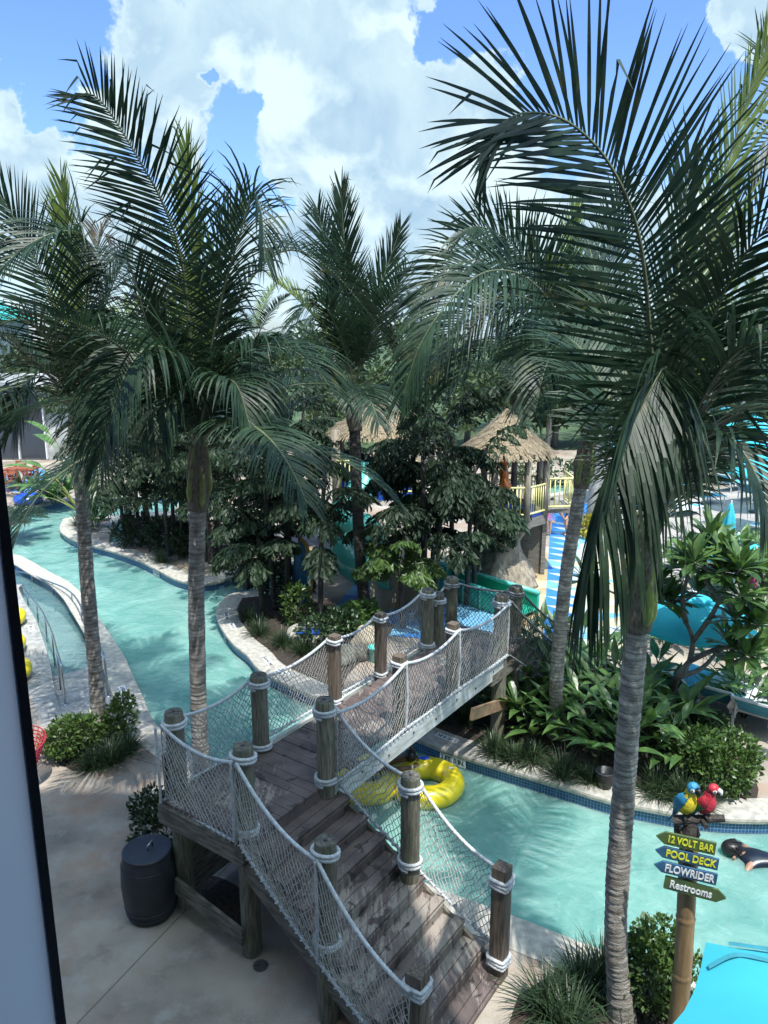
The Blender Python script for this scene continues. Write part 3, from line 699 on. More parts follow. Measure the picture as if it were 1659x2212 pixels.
def panel(p0, p1, q0, q1, s=.12, m=None, rm=None, lash=True, low_rope=True, ns=None, J=18, bulge=None):
    """p0,p1 top ends; q0,q1 bottom ends"""
    m = m or net_m; rm = rm or rope_m
    top = sag(p0, p1, s); bot = sag(q0, q1, .02)
    mb = MB(); rope_into(mb, top); mb.build('rope', rm, bridge, True)
    if low_rope: mb = MB(); rope_into(mb, bot, RS*.8); mb.build('rope', rm, bridge, True)
    if lash:
        mb = MB()
        L = sum((bot[i+1]-bot[i]).length for i in range(len(bot)-1)); n = int(L/.09)*8; pts = []
        hz = (q1-q0).normalized(); nn_ = hz.cross(V((0,0,1))).normalized(); uu = nn_.cross(hz)
        for i in range(n + 1):
            a = i*2*math.pi/8; c = q0.lerp(q1, i/n) + V((0, 0, -.02*4*(i/n)*(1-i/n)))
            pts.append(c + (nn_*math.cos(a) + uu*math.sin(a))*(RS + .008))
        mb.tube(pts, .0065, 4); mb.build('lashing', rm, bridge, True)
    ns = ns or max(6, int((q1-q0).length/.072))
    net(top, bot, ns, J, m, bulge=bulge or V((0,0,0)))
def upz(p, z): return V((p.x, p.y, z))
o = .135
def run_panels(pts, out, **k):
    for i in range(len(pts)-1):
        (a, za, ba), (b, zb, bb) = pts[i], pts[i+1]
        panel(upz(a, za), upz(b, zb), upz(a, ba), upz(b, bb), **k)
zt = T_ - .13; zb = DZ + .035
# right side of the span (towards the camera)
run_panels([(B(.05, -.14), zt, zb), (B(1.63, -.10), zt+.05, zb), (B(3.11, -.10), zt+.05, zb), (B(4.77, -.14), zt, zb)], -bv)
for a in (1.63, 3.11, 4.80): mb = MB(); rope_into(mb, [B(a, -.115, zt+.05), B(a+.02, -.125, (zt+zb)/2), B(a, -.11, zb)], RS*.85); mb.build('rope', rope_m, bridge, True)
# left side of the span and the back of the landing
run_panels([(B(-1.22, 1.44), zt, zb), (B(.12, 1.36), zt, zb), (B(1.75, 1.34), zt+.05, zb), (B(2.9, 1.31), zt+.05, zb), (B(4.35, 1.37), zt, zb)], bv)
# left end of the landing, then the stair
run_panels([(B(-1.37, 1.36), zt, zb-.05), (B(-1.45, .08), zt, zb-.05)], -bu)
sE = tz(-1.22)
run_panels([(B(-1.45, .04), zt, DZ-.02), (B(-1.61, -1.20), sE+1.16, sE-.03), (B(-1.76, -2.40), 1.24, .24)], -bu, s=.16, bulge=-bu*.05)
sF = tz(-1.25)
run_panels([(B(.13, -.06), zt, DZ-.02), (B(.145, -1.25), sF+1.16, sF+.0), (B(.13, -2.42), 1.27, .22)], bu, s=.17, bulge=bu*.05)
for a, b, z0, z1 in ((-1.47, .1, zt, DZ), (-1.63, -1.20, sE+1.15, sE), (-1.45, 1.36, zt, DZ-.02), (.13, -2.46, 1.25, .25)): mb = MB(); rope_into(mb, [B(a, b, z0), B(a-.01, b-.02, (z0+z1)/2), B(a, b, z1)], RS*.75); mb.build('rope', rope_m, bridge, True)
# far landing: dark rope and net
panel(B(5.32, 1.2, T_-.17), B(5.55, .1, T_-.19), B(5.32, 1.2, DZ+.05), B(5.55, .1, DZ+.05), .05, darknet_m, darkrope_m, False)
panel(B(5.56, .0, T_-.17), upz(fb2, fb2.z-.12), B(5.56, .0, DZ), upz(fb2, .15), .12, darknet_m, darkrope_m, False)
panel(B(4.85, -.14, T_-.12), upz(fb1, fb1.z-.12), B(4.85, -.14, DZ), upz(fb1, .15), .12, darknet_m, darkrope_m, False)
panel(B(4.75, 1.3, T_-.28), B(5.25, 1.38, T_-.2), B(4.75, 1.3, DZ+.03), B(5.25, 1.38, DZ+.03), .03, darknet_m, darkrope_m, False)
# ================================================================ VEGETATION
DOWN = V((0, 0, -1)); UP = V((0, 0, 1))
def ring_bark(m, period=.066, dark=.75):
    n, l, b = nodes_of(m); old = b.inputs['Base Color'].links[0].from_socket; tcn = n.new('ShaderNodeTexCoord')
    wv = n.new('ShaderNodeTexWave'); wv.wave_type = 'BANDS'; wv.bands_direction = 'Z'; wv.wave_profile = 'SAW'; wv.inputs['Scale'].default_value = 2*math.pi/20/period
    wv.inputs['Distortion'].default_value = 3.5; wv.inputs['Detail'].default_value = 4; wv.inputs['Detail Scale'].default_value = .9; wv.inputs['Detail Roughness'].default_value = .6; l.new(tcn.outputs['Object'], wv.inputs['Vector'])
    r = n.new('ShaderNodeMapRange'); r.inputs[1].default_value = 0; r.inputs[2].default_value = .28; r.inputs[3].default_value = dark; r.inputs[4].default_value = 0; l.new(wv.outputs['Fac'], r.inputs[0])
    mxx = n.new('ShaderNodeMix'); mxx.data_type = 'RGBA'; l.new(r.outputs[0], mxx.inputs[0]); l.new(old, mxx.inputs[6]); mxx.inputs[7].default_value = (.06, .05, .042, 1); l.new(mxx.outputs[2], b.inputs['Base Color'])
ring_bark(bark_m)
def frond(pts, L=.85, n=54, w=.036, N0=None, droop=.5, rr=.026, start=.2, kink=.12, seed=0, base_a=68, tip_a=22, lift=.25, tipk=.55, mats=None, parent=None, gap=0.0, asym=1.0):
    r = random.Random(seed); mb = MB(); n = int(n*1.5); w *= .68; P = resample(crom(pts, 8), .09); m = len(P) - 1
    mb.k = 1; mb.tube(P, [rr*(1.25 - 1.07*(i/m)**.7) for i in range(m+1)], 6)
    mb.k = 0
    tot = P[-1] - P[0]; hz = V((tot.x, tot.y, 0))
    if hz.length < .05: hz = V((1, 0, 0))
    Sd = hz.normalized().cross(UP)
    for i in range(n):
        t = start + (1 - start)*((i + .5)/n)
        x = t*m; k = min(int(x), m-1); p = P[k].lerp(P[k+1], x-k); T = (P[min(k+1, m)] - P[max(k-1, 0)]).normalized()
        if N0 is None:
            S = Sd - T*Sd.dot(T)
        else: S = T.cross(N0)
        if S.length < 1e-3: S = T.orthogonal()
        S.normalize(); Nn = S.cross(T)
        q = (t - start)/(1 - start)
        prof = min(1, .5 + q*3.2) * (1 - tipk*max(0, (q - .5)/.5)**1.6)
        for sg in (1, -1):
            if r.random() < gap: continue
            a = R(base_a + (tip_a - base_a)*q**1.1 + r.gauss(0, 4))*(asym if sg > 0 else 1)
            d = (T*math.cos(a) + S*(sg*math.sin(a)) + Nn*(lift + r.gauss(0, .06))).normalized()
            ln = L*prof*r.uniform(.86, 1.1); seg = 5; st = ln/seg; dr = droop*r.uniform(.7, 1.3)
            kk = r.randint(1, 4) if r.random() < kink else -1
            Nf = (Nn + S*(sg*-.35)).normalized()
            c = p + S*(sg*rr*(1 - .82*(x/m)**.8)*.4); rows = []
            W = (.55, 1, 1, .85, .55, .06)
            for s in range(seg + 1):
                wd = d.cross(Nf)
                if wd.length < 1e-3: wd = d.orthogonal()
                wd = wd.normalized()*(w*.5*W[s]*(.7 + .3*prof)); rows.append((c - wd, c + wd))
                c = c + d*st
                g = dr*(.20 + .32*(s/seg))
                if s == kk: g += r.uniform(.7, 1.6)
                d = (d + DOWN*g).normalized()
            mb.grid(rows)
    return mb.build('frond', mats or [frond_m, rachis_m], parent)
def arc(base, az, el, L, bend, curl=0, n=12, pw=1.25):
    p = V(base); out = [p.copy()]; st = L/n
    for i in range(n):
        t = (i + .5)/n; e = el - bend*t**pw; a = az + curl*t
        p = p + V((math.cos(a)*math.cos(e), math.sin(a)*math.cos(e), math.sin(e)))*st; out.append(p.copy())
    return out
def palm_trunk(path, r0, r1, parent, m=None, seed=0, per=.06):
    rr = random.Random(seed); P = resample(crom(path, 8), .017); k = len(P) - 1; mb = MB(); rad = []; d = 0; nxt = 0; jit = 1; ph = 0
    for i in range(k + 1):
        t = i/k; ph += .017/per*jit
        if ph > 1: ph -= 1; jit = rr.uniform(.5, 2.1)
        flare = 1 + .35*max(0, 1 - t*7)**2
        rad.append((r0 + (r1 - r0)*t)*flare*(1 + .085*(1 - ph)**2 - .045 + .015*math.sin(t*40 + seed)))
    mb.tube(P, rad, 16, True, lambda a, dd, i: 1 + .02*math.sin(2*a + i*.05) + .012*math.sin(5*a + i*.21))
    return mb.build('trunk', m or bark_m, parent, True)
def palm(name, label, base, path, r, fronds, seed, ntop=None, L=3.4, group=None, gen=12, lens=(3.0, 3.8), boots=True, leafL=.75, sheath=True, els=(82, -8), leafn=44, trunk_m=None, azskip=None, lw=.036):
    root = empty(name, base, label, 'palm tree', group); rr = random.Random(seed)
    palm_trunk(path, r, r*.88, root, trunk_m, seed)
    top = V(path[-1]); ax = (V(path[-1]) - V(path[-2])).normalized(); cr = top + ax*.75
    if sheath:
        mb = MB(); q = [top - ax*.12, top + ax*.05, top + ax*.25, top + ax*.5, top + ax*.8, top + ax*1.05]
        mb.tube(resample(crom(q, 5), .05), [r*x for x in (lambda k: [(1.0 + .26*math.sin(min(1, i/k*1.35)*math.pi) if i/k < .74 else .97 - (i/k - .74)*1.5) for i in range(k+1)])(len(resample(crom(q, 5), .05)) - 1)], 12, True, lambda a, d, i: 1 + .10*math.sin(3*a + i*.4) + .06*math.sin(7*a + i*.9))
        mb.build('fibre_sheath', fiber_m, root, True)
    if boots:
        for k in range(5):
            a = (-1.0 if k == 0 else k*2.1 + seed); dr = V((math.cos(a), math.sin(a), 0)); h = .07*(k % 3)
            q = [top + ax*(-.02 + h) + dr*r*.95, top + ax*(.10 + h) + dr*r*1.22, top + ax*(.38 + h) + dr*r*.98, top + ax*(.85 + h) + dr*r*.5]
            mb = MB(); P = crom(q, 5); kk = len(P) - 1
            mb.tube(P, [.010 + .036*math.sin(math.pi*min(1, .22 + i/kk*.62)) for i in range(kk+1)], 8)
            mb.build('leaf_base', sheath_m, root, True)
    for i, f in enumerate(fronds):
        f = dict(f); pts = f.pop('pts'); pts = ([top + ax*.5] + pts) if sheath and (pts[0] - top).length > .6 else pts; f.setdefault('seed', seed*100 + i); frond(pts, parent=root, **f)
    for i in range(gen):
        t = (i + .5)/gen; az = i*2.39996 + seed; el = R(els[0] + (els[1] - els[0])*t**.9); ln = rr.uniform(*lens)
        pts = arc(cr + ax*(.15*(1-t)), az, el, ln, R(rr.uniform(60, 95) if t > .25 else rr.uniform(25, 50)), rr.uniform(-.25, .25))
        frond(pts, L=leafL*rr.uniform(.9, 1.1), n=leafn, w=lw, droop=.35 + .55*t, seed=seed*77 + i, parent=root, mats=[spear_m, rachis_m] if i == 0 else None, kink=.14, lift=.3 if t < .4 else .12)
    return root
CAMN = V((0, -1, .12))
def pp(l): return [A(a, b, y) for a, b, y in l]
GP = 'coconut palms along the river'
# ---- front right palm
b5 = G(1342, 2195); pth5 = [b5, A(1330, 2000, 6.62), A(1348, 1700, 6.6), A(1365, 1480, 6.6), A(1378, 1335, 6.6)]
c5 = 6.6
F5 = [
 dict(pts=pp([(1400,1190,6.6),(1414,950,6.5),(1406,760,6.35),(1382,520,6.1),(1320,360,5.9),(1230,265,5.75),(1140,243,5.65),(1075,275,5.55),(1035,340,5.5)]), L=1.14, n=64, w=.044, N0=CAMN, droop=.10, rr=.03, start=.22, kink=.12, base_a=80, tip_a=24, lift=.12, tipk=.6),
 dict(pts=pp([(1405,1190,6.5),(1432,960,6.2),(1440,800,5.75),(1405,840,5.5),(1345,960,5.25),(1290,1120,5.1),(1262,1230,5.08)]), L=1.15, n=72, w=.036, droop=1.3, rr=.024, start=.34, kink=.04, base_a=66, tip_a=14, lift=.2, asym=.1, tipk=.3, N0=V((.25,-.7,.65))),
 dict(pts=pp([(1412,1150,6.7),(1470,800,6.9),(1540,480,7.0),(1610,230,7.1),(1660,90,7.1)]), L=.75, n=52, w=.034, N0=CAMN, droop=.03, mats=[spear_m, rachis_m], base_a=32, tip_a=14, lift=.05, kink=.10),
 dict(pts=pp([(1405,1150,6.6),(1430,820,6.7),(1470,540,6.8),(1490,330,6.8)]), L=.9, n=40, w=.04, N0=CAMN, droop=.12, base_a=38, tip_a=16, kink=.25),
 dict(pts=pp([(1412,1160,6.5),(1490,920,6.2),(1570,780,5.9),(1660,740,5.6),(1760,800,5.4)]), L=1.0, n=52, w=.044, droop=.9, rr=.028),
 dict(pts=pp([(1412,1150,6.6),(1480,850,6.4),(1560,640,6.1),(1640,510,5.8),(1740,440,5.5)]), L=.95, n=52, w=.04, droop=.65, N0=V((.1,-.6,.6))),
 dict(pts=pp([(1415,1150,6.8),(1520,900,7.4),(1620,700,8.0),(1700,600,8.4)]), L=.9, n=46, w=.04, droop=.6),
 dict(pts=pp([(1412,1180,6.5),(1480,980,6.1),(1550,930,5.8),(1620,1000,5.5),(1660,1120,5.3)]), L=.85, n=42, w=.044, droop=.9),
 dict(pts=pp([(1395,1150,6.8),(1330,900,7.6),(1260,760,8.2),(1190,720,8.6),(1110,770,8.8)]), L=.9, n=48, w=.04, droop=.6),
 dict(pts=pp([(1400,1150,6.9),(1370,900,7.8),(1330,720,8.6),(1290,600,9.2),(1270,520,9.6)]), L=.85, n=48, w=.038, droop=.35),
]
palm('coconut_palm', 'tallest coconut palm, its ringed trunk rising between the bridge stair and the parrot signpost', b5, pth5, .118, F5, 5, gen=0, group=GP)
# ---- leaning palm behind it
b4 = G(1200, 1592); pth4 = [b4, A(1203, 1450, 12.4), A(1222, 1250, 12.5), A(1243, 1120, 12.6), A(1256, 1040, 12.7)]
F4 = [
 dict(pts=pp([(1285,900,12.7),(1240,740,12.3),(1180,620,11.8),(1110,530,11.3),(1040,490,11.0),(985,500,10.9)]), L=1.1, n=58, w=.05, N0=CAMN, droop=.12, base_a=75, tip_a=24),
 dict(pts=pp([(1280,900,12.6),(1225,720,11.8),(1150,610,11.0),(1060,585,10.4),(980,640,10.0),(910,740,9.8),(872,850,9.8)]), L=1.05, n=64, w=.046, droop=.75, base_a=66, N0=V((-.2,-.8,.45))),
 dict(pts=pp([(1280,890,12.8),(1215,700,12.4),(1130,600,12.0),(1040,560,11.7),(950,590,11.5),(890,660,11.4)]), L=1.15, n=60, w=.05, droop=.5, N0=V((-.1,-.9,.3))),
 dict(pts=pp([(1280,900,12.5),(1200,700,11.9),(1120,640,11.3),(1030,660,10.9),(950,740,10.6),(905,830,10.5)]), L=1.2, n=60, w=.05, droop=.9, N0=V((-.1,-.9,.3))),
 dict(pts=pp([(1280,900,12.5),(1215,780,11.6),(1130,735,11.0),(1040,760,10.6),(970,840,10.4)]), L=1.0, n=54, w=.046, droop=.9),
 dict(pts=pp([(1285,910,12.4),(1250,780,11.5),(1215,740,10.8),(1180,790,10.2),(1155,890,9.9)]), L=1.0, n=50, w=.046, droop=.9),
 dict(pts=pp([(1295,900,12.8),(1310,700,12.6),(1320,520,12.4),(1350,380,12.2)]), L=.9, n=50, w=.042, N0=CAMN, droop=.1, base_a=45),
 dict(pts=pp([(1285,900,12.9),(1260,690,13.2),(1235,540,13.4),(1240,440,13.5)]), L=.8, n=46, w=.04, N0=CAMN, droop=.04, mats=[spear_m, rachis_m], base_a=34, tip_a=14),
 dict(pts=pp([(1300,910,12.6),(1340,780,12.3),(1400,720,12.0),(1480,760,11.8),(1530,860,11.7)]), L=1.0, n=50, w=.044, droop=.9),
 dict(pts=pp([(1300,920,12.4),(1330,850,11.8),(1350,860,11.3),(1350,960,10.9)]), L=.95, n=40, w=.046, droop=.9),
 dict(pts=pp([(1275,910,12.7),(1230,830,12.9),(1170,820,13.1),(1120,880,13.2)]), L=.95, n=46, w=.044, droop=.9),
]
palm('coconut_palm', 'leaning coconut palm growing out of the ginger bed beside the far end of the bridge', b4, pth4, .125, F4, 4, gen=4, lens=(2.8, 3.4), group=GP, els=(75, 35), leafL=.9, leafn=50)
# ---- second palm from the left, behind the bridge landing
b2 = G(444, 1735); pth2 = [b2, A(432, 1600, 10.55), A(426, 1400, 10.5), A(424, 1250, 10.5), A(428, 1085, 10.5)]
F2 = [
 dict(pts=pp([(428,900,10.5),(412,730,10.4),(392,560,10.2),(352,440,10.0),(300,345,9.8),(255,270,9.7),(215,215,9.6),(185,200,9.55)]), L=1.0, n=68, w=.046, N0=CAMN, droop=.13, rr=.034, base_a=66, tip_a=38, kink=.22, lift=.15, tipk=.5),
 dict(pts=pp([(430,850,10.6),(418,600,10.7),(408,420,10.8),(402,310,10.8)]), L=.8, n=48, w=.038, N0=CAMN, droop=.02, mats=[spear_m, rachis_m], base_a=30, tip_a=12, kink=.08),
 dict(pts=pp([(436,860,10.6),(458,650,10.8),(490,510,10.9),(530,430,11.0)]), L=.85, n=50, w=.04, N0=CAMN, droop=.08, base_a=46, tip_a=16, kink=.25),
 dict(pts=pp([(438,860,10.4),(478,650,10.1),(520,500,9.8),(545,425,9.7),(565,460,9.5),(572,560,9.4)]), L=.9, n=52, w=.042, droop=.8, kink=.25),
 dict(pts=pp([(422,880,10.3),(402,800,9.9),(362,756,9.5),(318,752,9.2),(275,800,9.0),(240,900,8.9),(222,990,8.9)]), L=1.05, n=58, w=.05, droop=1.25, start=.25, kink=.05, N0=V((-.2,-.8,.5))),
 dict(pts=pp([(436,890,10.4),(480,800,10.2),(540,752,10.0),(600,745,9.9),(665,780,9.8),(725,850,9.8)]), L=1.1, n=60, w=.046, droop=1.25, kink=.06),
 dict(pts=pp([(438,870,10.6),(490,700,10.8),(560,580,11.0),(630,540,11.2),(710,580,11.4),(790,670,11.5),(850,760,11.6)]), L=1.1, n=64, w=.044, droop=.8, kink=.12),
 dict(pts=pp([(420,870,10.6),(370,700,10.9),(310,590,11.2),(250,560,11.5),(200,610,11.7)]), L=1.0, n=56, w=.042, droop=.7),
 dict(pts=pp([(420,880,10.4),(380,800,10.2),(330,730,10.0),(290,600,9.8)]), L=.95, n=50, w=.042, droop=.4),
 dict(pts=pp([(436,900,10.2),(470,830,9.6),(510,830,9.2),(540,920,9.0)]), L=.95, n=48, w=.046, droop=1.25),
 dict(pts=pp([(440,900,10.4),(500,820,10.4),(560,820,10.4),(600,900,10.5)]), L=.9, n=48, w=.042, droop=1.25),
 dict(pts=pp([(424,890,10.3),(400,850,9.8),(370,860,9.5),(350,930,9.3)]), L=.9, n=44, w=.046, droop=1.25),
]
palm('coconut_palm', 'coconut palm behind the bridge landing, second trunk from the left with bright green leaf bases', b2, pth2, .128, F2, 2, gen=8, lens=(2.8, 3.4), group=GP, els=(60, 10), leafL=.85)
# ---- far left palm at the planter
b1 = G(216, 1588); pth1 = [b1, A(206, 1450, 12.7), A(188, 1250, 12.75), A(178, 1080, 12.8), A(172, 985, 12.8)]
F1 = [
 dict(pts=pp([(172,850,12.8),(160,680,12.9),(145,520,13.0),(132,390,13.0)]), L=.85, n=48, w=.042, N0=CAMN, droop=.03, mats=[spear_m, rachis_m], base_a=34, tip_a=14),
 dict(pts=pp([(165,850,12.7),(130,700,12.6),(80,570,12.5),(30,470,12.4),(-20,390,12.4)]), L=1.05, n=56, w=.046, N0=CAMN, droop=.15, base_a=66),
 dict(pts=pp([(172,860,12.6),(185,680,12.2),(192,560,11.8),(180,510,11.4),(130,500,11.0),(60,530,10.7),(-10,590,10.5)]), L=1.05, n=58, w=.046, droop=.7, N0=V((-.2,-.8,.4))),
 dict(pts=pp([(160,880,12.7),(125,780,12.4),(80,710,12.2),(30,690,12.0),(-30,730,11.9),(-80,820,11.8)]), L=1.15, n=58, w=.046, droop=.85),
 dict(pts=pp([(180,870,12.7),(210,720,12.9),(250,600,13.0),(300,520,13.2),(360,500,13.4)]), L=1.0, n=52, w=.044, droop=.5),
 dict(pts=pp([(182,880,12.6),(215,760,12.4),(255,700,12.2),(300,720,12.0),(330,800,11.9)]), L=1.0, n=52, w=.044, droop=.9),
 dict(pts=pp([(160,890,12.5),(130,820,12.2),(90,800,11.9),(50,850,11.7),(30,930,11.6)]), L=1.0, n=52, w=.044, droop=.9),
 dict(pts=pp([(172,860,12.9),(180,720,13.3),(205,590,13.6),(215,500,13.8),(235,520,14)]), L=.9, n=46, w=.042, droop=.6, mats=[dry_m, rachis_m], kink=.3),
]
palm('coconut_palm', 'left-hand coconut palm rising from the small round planting bed by the wade-in ramp', b1, pth1, .132, F1, 1, gen=9, lens=(2.8, 3.5), group=GP, els=(65, 5), leafL=.9)
# ---- dark palm in the middle of the island
b3 = G(790, 1335); pth3 = [b3, A(778, 1200, 18.0), A(770, 1050, 18.0), A(766, 920, 18.0)]
F3 = [
 dict(pts=pp([(766,800,18),(752,640,17.9),(742,500,17.8),(738,410,17.8)]), L=1.05, n=56, w=.055, N0=CAMN, droop=.06, base_a=42, tip_a=14, mats=[frond_m, rachis_m]),
 dict(pts=pp([(762,800,18),(735,650,17.9),(705,530,17.8),(685,450,17.8)]), L=1.0, n=50, w=.055, N0=CAMN, droop=.1, base_a=50),
 dict(pts=pp([(770,800,18),(800,680,18.2),(835,580,18.3),(866,490,18.3)]), L=.9, n=50, w=.05, N0=CAMN, droop=.08, base_a=40, tip_a=16),
 dict(pts=pp([(772,810,18),(810,680,17.6),(850,640,17.2),(900,680,16.9),(930,760,16.7)]), L=1.1, n=52, w=.052, droop=.8),
 dict(pts=pp([(760,810,18),(720,690,17.6),(680,650,17.3),(640,690,17.0)]), L=1.1, n=52, w=.052, droop=.8),
]
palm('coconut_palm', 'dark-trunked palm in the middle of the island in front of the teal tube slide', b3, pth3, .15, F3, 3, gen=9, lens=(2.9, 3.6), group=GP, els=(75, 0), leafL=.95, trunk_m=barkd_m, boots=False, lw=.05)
# ---- palm standing outside the frame on the right; only its fronds reach in
b6 = V((7.6, 9.6, 0)); pth6 = [b6, V((7.5, 9.6, 2)), V((7.4, 9.6, 4.2)), V((7.4, 9.6, 5.4))]
F6 = [
 dict(pts=pp([(1960,700,9.6),(1880,440,9.4),(1780,310,9.2),(1690,285,9.0),(1635,330,8.9),(1610,420,8.9)]), L=.95, n=54, w=.042, droop=.8, N0=V((.1,-.8,.4))),
 dict(pts=pp([(1960,750,9.6),(1860,620,9.3),(1760,580,9.0),(1670,640,8.8),(1610,760,8.7)]), L=1.0, n=54, w=.042, droop=.8),
 dict(pts=pp([(1960,720,9.7),(1850,450,9.9),(1740,250,10.0),(1640,100,10.1)]), L=.9, n=52, w=.04, N0=CAMN, droop=.15),
 dict(pts=pp([(1960,800,9.5),(1840,730,9.2),(1720,760,8.9),(1630,880,8.8)]), L=1.0, n=52, w=.044, droop=.9),
]
palm('coconut_palm', 'coconut palm beyond the right edge whose drooping fronds hang in at upper right', b6, pth6, .13, F6, 6, gen=0, group=GP)
# ================================================================ broadleaf helpers
def blade(mb, p, d, L, w, droop=.4, nseg=5, fold=.25, up=None, shape=(.15, .75, 1, .8, .4, .03)):
    c = V(p); d = V(d).normalized(); st = L/nseg; rows = []
    S = d.cross(up or UP)
    if S.length < .05: S = d.orthogonal()
    S.normalize()
    for i in range(nseg + 1):
        Nn = S.cross(d).normalized(); ww = w*.5*shape[min(i*(len(shape)-1)//nseg, len(shape)-1)]
        rows.append((c - S*ww + Nn*ww*fold, c, c + S*ww + Nn*ww*fold)); c = c + d*st; d = (d + DOWN*droop*(.3 + i/nseg)/nseg*1.6).normalized()
    mb.grid(rows)
def rdir(r, lo=-1.0):
    while True:
        v = V((r.uniform(-1, 1), r.uniform(-1, 1), r.uniform(lo, 1)))
        if .1 < v.length < 1: return v.normalized()
def leafcloud(mb, blobs, n, size, r, flat_=.0, asp=.5):
    tot = sum(b[1][0]*b[1][1] for b in blobs)
    for c, rad in blobs:
        k = int(n*rad[0]*rad[1]/tot)
        for _ in range(k):
            v = rdir(r, -.7); q = r.uniform(.45, 1)**.5
            p = V(c) + V((v.x*rad[0]*q, v.y*rad[1]*q, v.z*rad[2]*q))*(1 + .22*noise.noise(V(c)*3 + v*2.3))
            d = (v*.7 + rdir(r)*.8 + UP*.15).normalized(); S = d.cross(rdir(r)).normalized(); s = size*r.uniform(.6, 1.25); Nn = S.cross(d)
            mb.poly([p, p + d*s*.5 + S*s*asp*.5 + Nn*s*.06, p + d*s, p + d*s*.5 - S*s*asp*.5 + Nn*s*.06])
def grass_tuft(mb, c, n, L, r, w=.012, spread=.12):
    for _ in range(n):
        a = r.uniform(0, 6.283); e = R(r.uniform(25, 88)); b = V(c) + V((math.cos(a), math.sin(a), 0))*spread*r.random()
        d = V((math.cos(a)*math.cos(e), math.sin(a)*math.cos(e), math.sin(e)))
        blade(mb, b, d, L*r.uniform(.6, 1.1), w, r.uniform(1.0, 2.0), 4, .0, shape=(.8, 1, .9, .6, .1))
def make_tuft(loc, s, label, seed=0, n=150, L=.42):
    r = random.Random(seed); root = empty('liriope_tuft', loc, label, 'grass plant', 'liriope tufts edging the planting beds')
    mb = MB(); grass_tuft(mb, loc, n, L*s, r, .014, .13*s); mb.build('foliage', grassy_m, root); return root
def ginger(loc, h, label, seed, nst=9, L=.55, w=.13, m=None, name='ginger_plant', cat='plant', group='broad-leaved ginger plants beside the bridge'):
    r = random.Random(seed); root = empty(name, loc, label, cat, group); st = MB(); lf = MB()
    for k in range(nst):
        a = k*2.4 + seed; el = R(r.uniform(52, 86)); hh = h*r.uniform(.7, 1.1)
        P = arc(V(loc) + V((math.cos(a), math.sin(a), 0))*r.uniform(.02, .18), a, el, hh, R(38), 0, 8)
        st.tube(P, [.013*(1 - .06*i) for i in range(len(P))], 5)
        for i in range(2, 9):
            if r.random() < .15: continue
            T = (P[i] - P[i-1]).normalized(); S = T.cross(UP)
            if S.length < .05: S = V((1, 0, 0))
            S.normalize(); sg = 1 if i % 2 else -1
            d = (S*sg*.75 + T*.55 + UP*.25 + rdir(r)*.25)
            blade(lf, P[i], d, L*r.uniform(.7, 1.15), w*r.uniform(.8, 1.2), r.uniform(.5, 1.2), 6, .22)
        blade(lf, P[-1], (P[-1] - P[-2]) + UP*.05, L, w, .4, 6, .22)
    st.build('stem', grassy_m, root); lf.build('foliage', m or ginger_m, root); return root
def shrub(loc, blobs, n, size, label, seed, m=None, name='shrub', group=None, asp=.55):
    r = random.Random(seed); root = empty(name, loc, label, 'shrub', group); mb = MB()
    leafcloud(mb, [(V(loc) + V(c), rad) for c, rad in blobs], n, size, r, asp=asp); mb.build('foliage', m or shrub_m, root)
    st = MB()
    for k in range(7):
        c, rad = blobs[k % len(blobs)]; st.tube([V(loc) + V((r.uniform(-.05,.05), r.uniform(-.05,.05), 0)), V(loc) + V(c)*.5 + rdir(r)*.05, V(loc) + V(c) + rdir(r)*rad[0]*.6], [.014, .01, .005], 5)
    st.build('stem', grey_branch_m, root); return root
